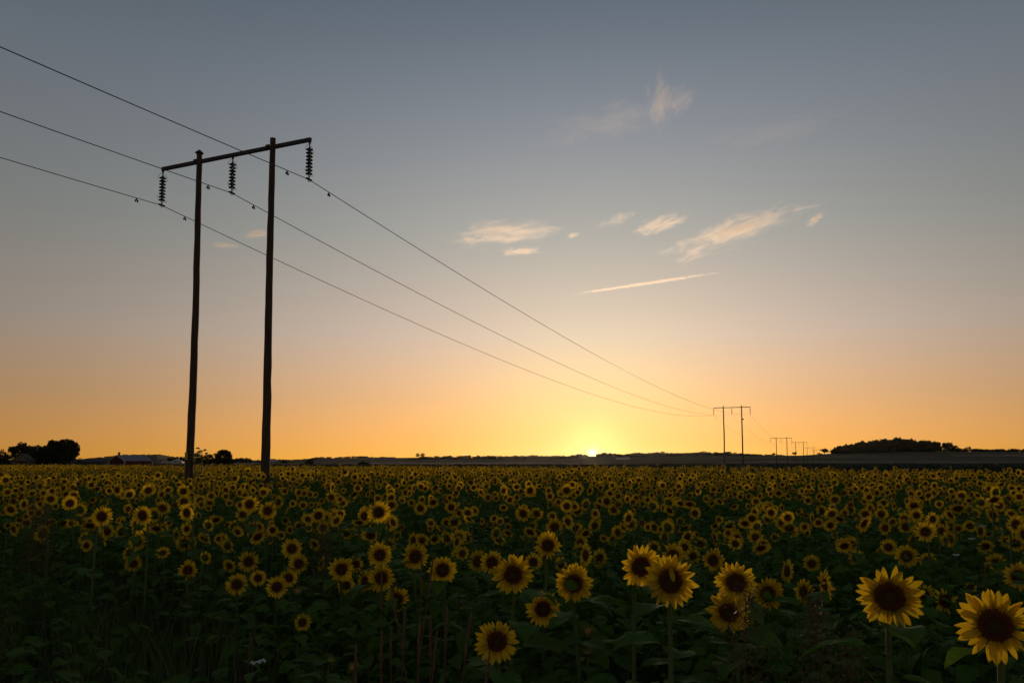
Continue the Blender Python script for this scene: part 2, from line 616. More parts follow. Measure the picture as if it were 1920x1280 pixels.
# clump behind the cream house
LT = 'trees round the cream farmhouse'
tree_px('broadleaf_tree', 8, 845, 30, 440, 'low thin-crowned tree at the outer end of the farmhouse clump', shape='ragged', n=420, group=LT)
tree_px('broadleaf_tree', 36, 829, 42, 470, 'tall dark tree standing directly behind the cream farmhouse gable', shape='oak', n=1500, group=LT)
tree_px('broadleaf_tree', 60, 837, 24, 475, 'slender see-through tree between the farmhouse tree and the dense clump', shape='ragged', n=240, trunk=.3, group=LT)
tree_px('broadleaf_tree', 78, 835, 52, 460, 'bushy dark tree just past the thin gap beside the farmhouse', shape='oak', n=1500, trunk=.03, group=LT)
tree_px('broadleaf_tree', 98, 834, 46, 455, 'spiky-topped dark tree touching the biggest tree of the clump', shape='ragged', n=1600, trunk=.03, group=LT)
tree_px('broadleaf_tree', 124, 822, 56, 440, 'biggest tree of the farm, broad rounded crown above the low shed', shape='round', n=2600, trunk=.05, group=LT)
tree_px('shrub', 66, 843, 60, 448, 'wide dark shrubbery closing the clump beside the cream farmhouse', cat='shrub', shape='bush', n=900, trunk=.02)
tree_px('shrub', 112, 850, 60, 446, 'wide dark shrubbery under the biggest tree of the farm', cat='shrub', shape='bush', n=900, trunk=.02)
tree_px('shrub', 12, 853, 40, 438, 'dark shrubbery hiding the near corner of the cream farmhouse', cat='shrub', shape='bush', n=500, trunk=.02)
tree_px('shrub', 149, 855, 15, 436, 'small shrub under the biggest tree where the shed roof begins', cat='shrub', shape='bush', n=160, trunk=.05)
# beyond the pylon
tree_px('round_tree', 420, 841.5, 36, 330, 'dense round dark tree between the two poles of the big pylon', shape='round', n=2200, trunk=.02)
tree_px('shrub', 391, 850, 26, 320, 'low dark thicket beside the foot of the capped pylon pole', cat='shrub', shape='round', n=900, trunk=.02)
tree_px('shrub', 369, 846, 22, 320, 'upright dark bush half behind the capped pylon pole', cat='shrub', shape='round', n=800, trunk=.02)
# on the horizon
tree_px('ridge_tree', 783, 848.5, 8, 1900, 'first of the twin trees standing alone on the bare ridge', n=160, trunk=.1)
tree_px('ridge_tree', 792.5, 848.5, 9, 1905, 'second, slightly wider twin tree alone on the bare ridge', n=160, trunk=.1)
tree_px('ridge_tree', 1133, 847.5, 10, 1700, 'round tree on the ridge just past the setting sun', n=160, trunk=.15)
tree_px('ridge_tree', 1086, 851, 14, 1750, 'broad low tree on the ridge just before the setting sun', n=200, trunk=.1)
tree_px('ridge_tree', 1243, 845.5, 8, 1600, 'lone small tree on the hump between the sun and the pylons', n=140, trunk=.15)
RT = 'trees on the ridge behind the second pylon'
tree_px('ridge_tree', 1311, 847, 10, 1600, 'first low tree of the threesome on the ridge before the second pylon', n=150, trunk=.1, group=RT)
tree_px('ridge_tree', 1320, 845, 9, 1600, 'highest, middle tree of the threesome on the ridge', n=150, trunk=.1, group=RT)
tree_px('ridge_tree', 1329, 847, 9, 1600, 'last tree of the ridge threesome, beside the second pylon', n=150, trunk=.1, group=RT)
tree_px('ridge_tree', 1347, 849.5, 14, 1600, 'flat bush-like tree on the ridge touching the second pylon', shape='bush', n=150, trunk=.05, group=RT)
tree_px('ridge_tree', 1363, 847, 16, 1600, 'wide tree on the ridge seen between the second pylon poles', n=200, trunk=.08, group=RT)
tree_px('ridge_tree', 1378, 847, 6, 1600, 'small upright tree on the ridge between the second pylon poles', n=120, trunk=.15, group=RT)
tree_px('ridge_tree', 1450, 848, 10, 1250, 'pointed tree on the skyline at the third pylon', shape='ragged', n=140, trunk=.1)
tree_px('shrub', 1443, 852, 12, 1240, 'dark shrub at the foot of the pointed skyline tree', cat='shrub', shape='bush', n=120, trunk=.05)
tree_px('ridge_tree', 1489, 847, 9, 1220, 'round tree with bare trunk on the skyline by the fourth pylon', n=170, trunk=.3)
tree_px('shrub', 1537, 849, 11, 1130, 'dark shrub at the bottom of the wooded hill slope', cat='shrub', shape='bush', n=140, trunk=.05)
tree_px('ridge_tree', 1546, 841, 16, 1130, 'leaning tree on thin trunk alone before the wooded hill', shape='ragged', n=230, trunk=.35)
tree_px('ridge_tree', 1758, 827.5, 11, 1190, 'slim tall tree standing past the end of the hill wood', shape='ragged', n=220, trunk=.25)
tree_px('ridge_tree', 1777, 828.5, 20, 1190, 'full-crowned tree in the gap after the hill wood', n=320, trunk=.12)
tree_px('ridge_tree', 1791, 834, 13, 1190, 'smaller tree leaning against the full-crowned hill tree', n=220, trunk=.12)
tree_px('ridge_tree', 1815, 837, 12, 1195, 'last separate tree of the hill before the low tree belt', n=180, trunk=.1)
# shrubs on the far fields
tree_px('shrub', 578, 861.5, 30, 520, 'large dark shrub on the far field just past the bare-topped pole', cat='shrub', shape='bush', n=320, trunk=.03)
tree_px('shrub', 680, 865.5, 28, 440, 'dark mound-shaped shrub alone on the pale stubble strip', cat='shrub', shape='bush', n=320, trunk=.03)
tree_px('shrub', 534, 863, 18, 700, 'shrub on the far field beside the long grey shed', cat='shrub', shape='bush', n=180, trunk=.03)
tree_px('shrub', 642, 864, 7, 900, 'tiny round shrub on the brown field below the ridge', cat='shrub', shape='bush', n=90, trunk=.05)
tree_px('shrub', 763, 862.5, 8, 950, 'small shrub just below the twin ridge trees', cat='shrub', shape='bush', n=110, trunk=.05)
tree_px('shrub', 775, 862, 14, 950, 'wider shrub below the twin ridge trees, beside a smaller one', cat='shrub', shape='bush', n=140, trunk=.05)


def tree_belt(name, xs, tops, R, dens, w_px, label, n_leaf=60, front=.97, rough=2.6):
    """a far-off belt of trees that reads as one mass"""
    rng = np.random.default_rng(int(xs[0]) + 5)
    Vs, Fs, nb = [], [], 0
    x0, x1 = xs[0], xs[-1]
    for k in range(int((x1 - x0) * dens)):
        px = rng.uniform(x0, x1); Y = R * rng.uniform(front, 1.03)
        top = np.interp(px, xs, tops) + abs(rng.normal()) * rough - rough * .55 + (1 - (Y / R - front) / (1.03 - front)) * 2.0 * (front < .9)
        z0 = float(hill_z(px, Y)); zt = at(px, top, Y).z
        H = max(zt - z0, 1.5); w = w_px / FPX * Y * rng.uniform(.55, 1.45)
        lob = [((0, 0, H * .42), (w * .45, w * .45, H * .5)), ((w * rng.uniform(-.3, .3), 0, H * .78), (w * .25, w * .25, H * .22)), ((w * rng.uniform(-.4, .4), 0, H * .4), (w * .3, w * .3, H * .3))]
        V, F = leaf_cloud(rng, lob, n_leaf, w * .15)
        V += np.array([(px - 960) / FPX * Y, Y, z0])
        Vs.append(V); Fs.append(F + nb); nb += len(V)
    o = link(name, tri_mesh(name, np.concatenate(Vs), np.concatenate(Fs), M['tree']))
    tag(o, label, 'wood', kind='stuff')


tree_belt('hill_wood', [1566, 1580, 1592, 1602, 1614, 1624, 1638, 1646, 1656, 1668, 1684, 1694, 1706, 1716, 1736, 1752], [844, 838.5, 834.5, 836, 829, 831.5, 825.5, 828.5, 822.5, 828, 820, 826.5, 824.5, 829, 826.5, 831], 1150, 1.6, 17, 'dark wood covering the crest of the hill', 190, .86, 5.0)
tree_belt('treeline', [1748, 1800, 1860, 1925, 2150], [841, 841, 842, 841, 845], 1200, .55, 9, 'low belt of trees running on from the wooded hill', 60)
tree_belt('treeline', [960, 985, 1000, 1020, 1060, 1075, 1098], [854, 855.5, 852.5, 855, 855, 853, 852], 1780, .62, 8, 'tree belt along the ridge just before the sun', 60)
tree_belt('treeline', [1119, 1150, 1175, 1195, 1215, 1235], [851.5, 850.5, 852.5, 849, 850.5, 848], 1600, .8, 9, 'tree belt along the ridge just past the sun', 60)
tree_belt('treeline', [790, 815, 880, 960, 1100], [858.5, 855.5, 854.5, 855.5, 857], 1880, .55, 8, 'woodland edge on the ridge beyond the twin trees', 60)
tree_belt('treeline', [770, 800, 840, 940, 1000, 1100], [864, 861, 860, 859, 859, 861], 1200, .6, 9, 'dark hedge wood across the slope below the ridge', 60)
tree_belt('treeline', [590, 620, 650, 664, 700, 740], [858.5, 857, 856, 854.5, 857, 857.5], 1950, .5, 7, 'wooded crest of the low hill past the pylon', 50)
tree_belt('treeline', [160, 205, 235, 300, 318, 330], [861, 857, 853, 852.5, 855, 857], 2500, .6, 5, 'wooded hill behind the red barn', 50)
tree_belt('treeline', [318, 345, 360, 440, 470, 500], [857, 855, 861, 860, 857, 862], 900, .5, 9, 'belt of trees on the plain behind the white house', 50)
tree_belt('treeline', [500, 560, 600], [862, 862, 861], 1500, .5, 6, 'thin belt of trees past the bare-topped pole', 50)
tree_belt('treeline', [1398, 1440, 1470], [852, 853, 853], 1300, .25, 5, 'scrubby skyline between the second and third pylons', 40)
tree_belt('treeline', [1240, 1275, 1300, 1340, 1395], [849.5, 850, 849.5, 848.5, 851], 1560, .6, 8, 'wooded ridge running from the hump to the second pylon', 60)
tree_belt('treeline', [1150, 1200, 1260, 1330, 1420], [858.5, 857, 856, 857, 858.5], 1150, .35, 10, 'dark hedge line across the slope past the sun', 50)


# ------------------------------------------------------------------ farm buildings
def gable_house(name, base, rz, W, Lg, eave, ridge, walls, roof, label, cat, extra=None):
    """gable end W wide faces -y, the house runs Lg deep; roof overhangs; parts wall, roof, window ..."""
    root = empty(name, base, rz)
    tag(root, label, cat)
    mb = MB()
    h = W / 2
    vs = [(-h, 0, 0), (h, 0, 0), (h, 0, eave), (0, 0, ridge), (-h, 0, eave)]
    vs += [(x, Lg, z) for x, _, z in vs]
    mb.add(vs, [(0, 1, 2, 3, 4), (9, 8, 7, 6, 5), (1, 6, 7, 2), (0, 4, 9, 5)])
    mb.build('wall', walls, root)
    mb = MB()
    o, t = .35, .18
    sl = (ridge - eave) / h
    for s in (-1, 1):
        a = [(0, -o, ridge + .02), (s * (h + o), -o, eave - o * sl + .02), (s * (h + o), Lg + o, eave - o * sl + .02), (0, Lg + o, ridge + .02)]
        b = [(x, y, z + t) for x, y, z in a]
        mb.add(a + b, [(0, 1, 2, 3), (7, 6, 5, 4), (0, 4, 5, 1), (1, 5, 6, 2), (2, 6, 7, 3)])
    rf = mb.build('roof', roof, root)
    if extra:
        extra(root, rf)
    return root


def window(root, x, y, z, w, h, side=False):
    mb = MB()
    mb.box((x, y, z), (.08, w, h) if side else (w, .08, h))
    f = mb.build('window', M['white'], root)
    mb = MB()
    mb.box((x + (.05 if side else 0), y - (0 if side else .05), z), (.06, w * .8, h * .85) if side else (w * .8, .06, h * .85))
    mb.build('pane', M['pane'], f)


def barn_extra(root, rf):
    mb = MB(); mb.box((0.2, 1.2, 6.5), (.9, .9, 2.6)); c = mb.build('chimney', M['brick'], rf)
    for x, y in ((-6.52, -.02), (6.52, -.02), (6.52, 20.02)):
        mb = MB(); mb.box((x, y, 1.4), (.5, .5, 2.9)); mb.build('corner_board', M['white'], root)
    for s in (-1, 1):
        mb = MB()
        R = Matrix.Rotation(s * math.atan2(3.3, 6.5), 3, 'Y')
        mb.box((s * 3.3, -.42, 4.25), (7.6, .12, .4), R); mb.build('barge_board', M['white'], root)
    mb = MB(); mb.box((-1.5, -.06, 1.2), (2.4, .1, 2.4)); mb.build('door', M['roofdark'], root)


gable_house('barn', at(219, 866, 470).xy.to_3d(), radians(-24), 13.0, 20.0, 2.6, 5.9, M['redwall'], M['roofgrey'],
            'red wooden barn with grey metal roof and brick chimney', 'barn', barn_extra)


def low_extra(root, rf):
    window(root, -1.5, -.03, 1.2, .9, .9)


gable_house('shed', at(203, 866, 500).xy.to_3d(), radians(86), 7.0, 22.0, 1.9, 3.5, M['roofdark'], M['roofdark'],
            'long low dark shed joining the big tree to the red barn', 'shed', low_extra)


def cream_extra(root, rf):
    window(root, 1.2, -.03, 3.4, 1.0, 1.1)
    window(root, -2.2, -.03, 1.6, 1.1, 1.2)
    mb = MB(); mb.box((0, -.9, 2.35), (8.4, 1.7, .16), Matrix.Rotation(.15, 3, 'X')); mb.build('awning', M['roofdark'], root)


gable_house('farmhouse', at(38, 866, 425).xy.to_3d(), radians(12), 9.6, 9.0, 2.4, 6.3, M['cream'], M['roofdark'],
            'cream gabled farmhouse with porch roof under tall trees', 'house', cream_extra)


def white_extra(root, rf):
    window(root, .2, -.03, 2.2, 1.5, 1.2)
    window(root, 3.6, -.03, 1.4, .9, 1.0)
    mb = MB(); mb.box((-8.3, 3.5, 1.3), (6.0, 5, 2.6)); mb.build('annex', M['white'], root)


gable_house('white_house', at(329, 866, 640).xy.to_3d(), radians(8), 9.5, 8.0, 2.0, 4.3, M['white'], M['roofgrey'],
            'small white gabled house with annex near the capped pylon pole', 'house', white_extra)
gable_house('long_shed', at(516, 866, 1300).xy.to_3d() + Vector((0, 0, float(hill_z(516, 1300)))), radians(88), 9, 22, 2.6, 4.0, M['white'], M['roofgrey'],
            'long grey-roofed shed far off past the bare-topped pole', 'shed')
for px, py, w, lab in ((1160, 862.5, 9, 'white-gabled far farm building below the ridge past the sun'), (1172, 865.5, 17, 'long pale far farm roof nearest the green belt past the sun')):
    Yf = 900.0
    p = at(px, py, Yf)
    gable_house('farm_building', (p.x + w / FPX * Yf / 2, Yf, float(hill_z(px, Yf))), radians(88), 6, w / FPX * Yf, 1.8, max(2.8, p.z - float(hill_z(px, Yf))), M['white'], M['roofgrey'], lab, 'farm building')


# ------------------------------------------------------------------ power line
LDIR = radians(23.26)
ld = Vector((sin(LDIR), cos(LDIR), 0))
la = Vector((cos(LDIR), -sin(LDIR), 0))
T1 = Vector((-11.41, 30.82, 0))
ARM = 7.70
ARM_Z = CAM_H + 12.5
INS = 1.52
POLE_U = 1.90


def pole_mesh(name, H, r0, r1, wob, seed):
    r = random.Random(seed)
    mb = MB()
    N = 26
    pts, rad = [], []
    ph = r.uniform(0, 6)
    for i in range(N):
        t = i / (N - 1)
        pts.append((wob * sin(t * 5 + ph) * .6 + r.uniform(-.012, .012), wob * cos(t * 4 + ph) * .5, t * H))
        rad.append((r0 + (r1 - r0) * t) * r.uniform(.965, 1.035))
    mb.tube(pts, rad, 14)
    return mb.mesh(name, M['pole'], True)


def insulator_disc_mesh():
    mb = MB()
    mb.lathe([(.012, .075), (.045, .07), (.05, .035), (.07, .022), (.140, -.022), (.142, -.034), (.09, -.018), (.055, -.034), (.02, -.034), (.014, -.07)], 16)
    return mb.mesh('insulator_disc', M['glass'], True)


DISC_ME = insulator_disc_mesh()


def fitting_mesh():
    """hanger, rod, arcing horns and clamp of one string; top at z = 0"""
    mb = MB()
    mb.tube([(0, 0, 0), (0, 0, -.22)], .022, 6)
    mb.box((0, 0, -.03), (.08, .05, .12))
    mb.tube([(0, 0, -.2), (0, 0, -INS + .12)], .014, 6)
    for s in (-1, 1):
        mb.tube([(0, s * .01, -.17), (.0, s * .12, -.16), (.0, s * .20, -.23), (0, s * .26, -.42)], .008, 5)
        mb.tube([(0, s * .01, -INS + .16), (0, s * .14, -INS + .2), (0, s * .25, -INS + .3), (0, s * .23, -INS + .4)] if s < 0 else
                [(0, .01, -INS + .16), (0, .15, -INS + .17), (0, .27, -INS + .24)], .008, 5)
    mb.tube([(0, 0, -INS + .14), (0, 0, -INS + .02)], .03, 6)
    mb.box((0, 0, -INS + .01), (.07, .30, .06))
    ring = [(0, .055 * cos(a), -INS - .03 + .055 * sin(a)) for a in np.linspace(0, 2 * pi, 11)]
    mb.tube(ring, .012, 5)
    return mb.mesh('insulator_string', M['steel'], False)


FIT_ME = fitting_mesh()


def far_string_mesh():
    mb = MB()
    mb.tube([(0, 0, 0), (0, 0, -.25)], .03, 5)
    z = -.3
    for k in range(8):
        mb.lathe([(.02, z + .04), (.12, z - .02), (.02, z - .06)], 8, 0)
        z -= .13
    mb.tube([(0, 0, -.2), (0, 0, -INS)], .035, 5)
    return mb.mesh('insulator_string', M['steel'], False)


FAR_ME = far_string_mesh()
arm_mb = MB()
arm_mb.box((0, 0, 0), (ARM + .1, .11, .145))
for u in (-POLE_U, POLE_U):
    arm_mb.tube([(u, -.2, 0), (u, .2, 0)], .03, 6)
    arm_mb.box((u, -.145, 0), (.2, .02, .15)); arm_mb.box((u, .145, 0), (.2, .02, .15))
ARM_ME = arm_mb.mesh('crossarm', M['steel'])


def pylon(s, armz, base_z, label, detail, sag_tilt=0.0):
    base = T1 + ld * s
    root = empty('power_pylon', (base.x, base.y, base_z), -LDIR)
    tag(root, label, 'power pylon', 'pylons of the power line')
    az = armz - base_z
    for k, u in enumerate((-POLE_U, POLE_U)):
        me = pole_mesh('pole', az + .36 + .6, .165 if k == 0 else .18, .11 if k == 0 else .108, .05 if k == 0 else .02, int(s) + k)
        p = link('pole', me, root)
        p.location = (u + .12, .0, -.6)
        if k == 1:
            p.rotation_euler = (0, radians(-.22), 0); p.location.x = u + .20
        if detail and k == 0:
            p['label'] = 'slightly crooked pole under a pointed cap'
            mb = MB()
            mb.lathe([(.17, 0), (.175, .03), (.02, .16), (.0, .165)], 8); mb.lathe([(.0, -.002), (.17, 0)], 8)
            c = mb.build('pole_cap', M['steel'], p); c.location = (pm_top(me)[0], pm_top(me)[1], az + .95)
            mb = MB(); mb.box((0, -.19, 2.6), (.13, .02, .30)); mb.build('marker_plate', M['sign'], p)
        if detail == 2 and k == 1:
            pass
    a = link('crossarm', ARM_ME, root); a.location = (0, -.0, az)
    if not detail:
        pass
    for u in (-ARM / 2, 0.0, ARM / 2):
        st = link('insulator_string', FIT_ME if detail else FAR_ME, root)
        st.location = (u, 0, az - .075)
        if detail:
            z = -.30
            for k in range(8):
                d = link('insulator_disc', DISC_ME, st); d.location = (0, 0, z); z -= .138
    return root


def pm_top(me):
    vs = me.vertices[len(me.vertices) - 14:]
    c = Vector((0, 0, 0))
    for v in vs:
        c += v.co
    return c / 14


TOWERS = [(-146.0, ARM_Z, 0.0), (0.0, ARM_Z, 0.0), (150.0, CAM_H + 11.85, -.5), (286.8, CAM_H + 9.05, -3.0), (409.0, CAM_H + 10.3, -1.5), (538.0, CAM_H + 9.8, 0.0), (668.0, CAM_H + 10.1, .0), (1400.0, CAM_H + 22.5, 9.0)]
LAB = [None, 'large wooden two-pole power pylon standing among the sunflowers', 'second pylon of the line, above the far green crop belt', 'third pylon of the line, thin poles on the skyline',
       'fourth pylon, its crossarm tip touching the third one', 'fifth pylon, small and faint behind the fourth', 'sixth pylon, tiny, overlapping the fifth', 'farthest, tiniest pylon at the skirt of the wooded hill']
for (s, az, bz), lab in zip(TOWERS, LAB):
    if lab:
        pt = pylon(s, az, bz, lab, 1 if s == 0 else 0)
        if s == 150.0:
            mb = MB(); mb.box((POLE_U + .3, 0, az - bz - 2.6), (.5, .25, .3)); mb.build('switch_box', M['steel'], pt)

WIRE_LAB = ['lowest strung conductor, hanging from the outer string past the capped pole', 'middle conductor, hanging from the string between the two pylon poles', 'conductor hanging from the crossarm end past the bare-topped pole']
WIRE_SAG = [3.0, 2.85, 2.55]
for k, u in enumerate((-ARM / 2, 0.0, ARM / 2)):
    SAGS = [2.45, WIRE_SAG[k], 2.3, 2.0, 1.8, 1.6]
    mb = MB()
    pts = []
    for i in range(len(TOWERS) - 2):
        s0, z0, _ = TOWERS[i]; s1, z1, _ = TOWERS[i + 1]
        n = 60 if i < 2 else 24
        for j in range(n if i < len(TOWERS) - 3 else n + 1):
            t = j / n
            p = T1 + ld * (s0 + (s1 - s0) * t) + la * u
            pts.append((p.x, p.y, z0 + (z1 - z0) * t - INS - .075 - 4 * SAGS[i] * t * (1 - t)))
    mb.tube(pts, .0155, 5)
    w = mb.build('overhead_wire', M['wire'], None, True)
    tag(w, WIRE_LAB[k], 'power cable', 'conductors of the power line')
    for sgn, sag, L in ((-1, SAGS[0], 146.0), (1, SAGS[1], 150.0)):
        for off in (1.27,):
            t = off / L
            c = T1 + ld * (sgn * off) + la * u
            dz = (TOWERS[2][1] - ARM_Z) * t if sgn > 0 else 0
            z = ARM_Z - INS - .075 - 4 * sag * t * (1 - t) + dz
            mb = MB()
            mb.box((0, 0, -.04), (.03, .04, .09))
            mb.tube([(0, -.09, -.085), (0, 0, -.075), (0, .09, -.085)], .009, 5)
            for q_ in (-1, 1):
                mb.tube([(0, q_ * .035, -.07), (0, q_ * .05, -.12), (0, q_ * .05, -.17)], [.022, .034, .022], 8)
            d = mb.build('damper', M['steel'], w)
            d.location = (c.x, c.y, z); d.rotation_euler = (0, 0, -LDIR)


# ------------------------------------------------------------------ clouds
def cloud_material(name, dens, stretch, nscale, thr, seed, aniso=.75):
    m = bpy.data.materials.new(name)
    m.use_nodes = True
    n, l = m.node_tree.nodes, m.node_tree.links
    n.remove(n['Principled BSDF'])
    v = n.new('ShaderNodeVolumePrincipled')
    v.inputs['Color'].default_value = (1, .93, .86, 1)
    v.inputs['Anisotropy'].default_value = aniso
    tco = n.new('ShaderNodeTexCoord')
    mp = n.new('ShaderNodeMapping')
    mp.inputs['Scale'].default_value = stretch
    mp.inputs['Location'].default_value = (seed * 3.1, seed * 1.7, seed)
    l.new(tco.outputs['Object'], mp.inputs[0])
    nz = n.new('ShaderNodeTexNoise')
    nz.inputs['Scale'].default_value = nscale
    nz.inputs['Detail'].default_value = 9
    nz.inputs['Roughness'].default_value = .70
    nz.inputs['Distortion'].default_value = .9
    l.new(mp.outputs[0], nz.inputs['Vector'])
    ln = n.new('ShaderNodeVectorMath'); ln.operation = 'LENGTH'
    l.new(tco.outputs['Object'], ln.inputs[0])
    fo = n.new('ShaderNodeMapRange')           # fades out to the ellipsoid's rim
    fo.inputs[1].default_value, fo.inputs[2].default_value, fo.inputs[3].default_value, fo.inputs[4].default_value = .15, 1.0, 0.0, .34
    l.new(ln.outputs['Value'], fo.inputs[0])
    su = n.new('ShaderNodeMath'); su.operation = 'SUBTRACT'
    l.new(nz.outputs['Fac'], su.inputs[0]); l.new(fo.outputs[0], su.inputs[1])
    r = n.new('ShaderNodeMapRange')
    r.inputs[1].default_value, r.inputs[2].default_value, r.inputs[3].default_value, r.inputs[4].default_value = thr, thr + .28, 0.0, dens
    l.new(su.outputs[0], r.inputs[0])
    l.new(r.outputs[0], v.inputs['Density'])
    l.new(v.outputs[0], n['Material Output'].inputs['Volume'])
    return m


def cloud(px, py, w, h, ang, dens, label, stretch=(2.2, 1, 1), nscale=1.9, thr=.36, seed=0, name='cloud', dist=9000.0):
    """a thin wisp: an ellipsoid of vapour w by h photograph pixels across"""
    p = at(px, py, dist)
    sx, sz = w / FPX * dist / 2, h / FPX * dist / 2
    mb = MB()
    prof = [(max(1e-3, sin(a)), -cos(a)) for a in np.linspace(0, pi, 13)]
    mb.lathe([(r, z) for r, z in prof], 20)
    o = mb.build(name, cloud_material('vapour', dens / sz, stretch, nscale, thr, seed))
    o.scale = (sx, sz * 1.2, sz)
    o.location = p
    o.rotation_euler = (0, radians(-ang), atan2(-p.x, p.y))
    tag(o, label, 'cloud', 'sunset clouds')
    return o


cloud(945, 437, 330, 88, 6, 1.25, 'widest fluffy cloud of the pair above the middle of the field', stretch=(1.5, 1, 2.2), seed=1)
cloud(977, 471, 124, 30, 3, 1.8, 'small cloud tucked under the widest fluffy cloud', stretch=(1.2, 1, 1.3), seed=2)
cloud(1238, 420, 170, 56, 16, 1.45, 'short slanting cloud beside the long streak', stretch=(1.4, 1, 1.6), seed=3)
cloud(1376, 433, 440, 92, 16, 1.45, 'long slanting cloud streak above the contrail', stretch=(2.4, 1, 1.6), seed=4)
cloud(1527, 412, 74, 26, 32, 1.5, 'tiny wisp at the upper tip of the long slanting streak', seed=5)
cloud(1213, 531, 370, 8.5, 6.4, 2.0, 'thin straight contrail above the sun', stretch=(16, 1, .8), nscale=1.7, thr=.30, seed=6, name='contrail')
cloud(1238, 192, 92, 165, -16, .55, 'upright feathery wisp, highest of the clouds', stretch=(2.0, 1, 1.2), nscale=1.7, thr=.35, seed=7)
cloud(1276, 190, 120, 80, 34, .42, 'faint curl spreading from the upright feathery wisp', stretch=(1.5, 1, 1.5), nscale=1.8, seed=8)
cloud(1140, 228, 420, 120, 9, .24, 'pale veil trailing from the upright feathery wisp', stretch=(2.0, 1, 1.4), seed=9)
cloud(1450, 248, 420, 100, 6, .11, 'faintest veil of vapour, furthest along from the feathery wisp', stretch=(2.0, 1, 1.6), seed=14)
cloud(484, 438, 100, 30, 12, 1.4, 'little cloud against the bare-topped pylon pole', stretch=(1.5, 1, 1.3), seed=10)
cloud(420, 460, 92, 20, 2, 1.3, 'little flat cloud between the two pylon poles', seed=11)
cloud(1074, 441, 48, 22, 10, .7, 'faint scrap beside the widest fluffy cloud', seed=12)
cloud(1160, 410, 130, 36, 16, .45, 'faint scraps between the fluffy cloud and the short slanting one', seed=13)


# ------------------------------------------------------------------ sunflower pieces
def petal_mesh(seed):
    """one ray petal, lying along +x from 0 to 1, 0.26 wide, normal +z"""
    r = random.Random(seed)
    mb = MB()
    rows = [(0, .13), (.18, .25), (.42, .33), (.68, .30), (.88, .17), (1.0, .02)]
    curl, twist, side = r.uniform(-.10, .22), r.uniform(-.5, .5), r.uniform(-.08, .08)
    vs, al, fs = [], [], []
    for t, w in rows:
        z = curl * t * t + .03 * sin(t * 6 + seed)
        y0 = side * t * t
        for k, s in enumerate((-.5, 0, .5)):
            vs.append((t, y0 + s * w * cos(twist * t), z + (.045 if k == 1 else 0) * (-1 if r.random() < .0 else 1) * -1 + s * w * sin(twist * t) + .02 * (k != 1)))
            al.append(max(t, .01))
    for i in range(len(rows) - 1):
        for k in range(2):
            fs.append((i * 3 + k, i * 3 + k + 1, i * 3 + k + 4, i * 3 + k + 3))
    mb.add(vs, fs, 0, al)
    return mb


PET_MB = [petal_mesh(i) for i in range(6)]
PET_ME = [m.mesh('petal', M['petal'], True) for m in PET_MB]


def disc_mb(rings=6, n=22, seed=0):
    """dome of florets, radius 1, facing +z"""
    r = random.Random(seed)
    mb = MB()
    vs, al, fs = [(0, 0, .10)], [.02], []
    for i in range(1, rings + 1):
        t = i / rings
        for k in range(n):
            a = 2 * pi * (k + .5 * (i % 2)) / n
            rr = t * (1 + (r.uniform(-.035, .035) if i == rings else 0))
            z = .10 + .16 * (t ** 1.5) * (1 - t ** 5) - .12 * t ** 6 + r.uniform(-.012, .012)
            vs.append((rr * cos(a), rr * sin(a), z)); al.append(t)
    for k in range(n):
        fs.append((0, 1 + k, 1 + (k + 1) % n))
    for i in range(rings - 1):
        b0, b1 = 1 + i * n, 1 + (i + 1) * n
        for k in range(n):
            fs.append((b0 + k, b1 + k, b1 + (k + 1) % n, b0 + (k + 1) % n))
    mb.add(vs, fs, 0, al)
    return mb


DISC_FL = [disc_mb(seed=i).mesh('disc_florets', M['disc'], True) for i in range(3)]
DISC_SM = disc_mb(3, 12).mesh('disc_florets', M['disc'], True)


def calyx_mb(n=14):
    """green back of the head with pointed bracts, radius 1, facing +z"""
    mb = MB()
    mb.lathe([(.02, -.42), (.22, -.40), (.6, -.26), (.95, -.05), (1.02, .02)], 14)
    for k in range(n):
        a = 2 * pi * k / n
        for (L, off, z) in ((1.55, 0, -.10), (1.38, pi / n, -.02)):
            c, s = cos(a + off), sin(a + off)
            w = .17
            vs = [(c * .8 - s * -w, s * .8 + c * -w, z - .06), (c * .8 - s * w, s * .8 + c * w, z - .06), (c * L, s * L, z - .12), (c * 1.15 - s * -w * .8, s * 1.15 + c * -w * .8, z - .03), (c * 1.15 - s * w * .8, s * 1.15 + c * w * .8, z - .03)]
            mb.add(vs, [(0, 1, 4, 3), (3, 4, 2)])
    return mb


CALYX_ME = calyx_mb().mesh('flower_head', M['bract'], False)


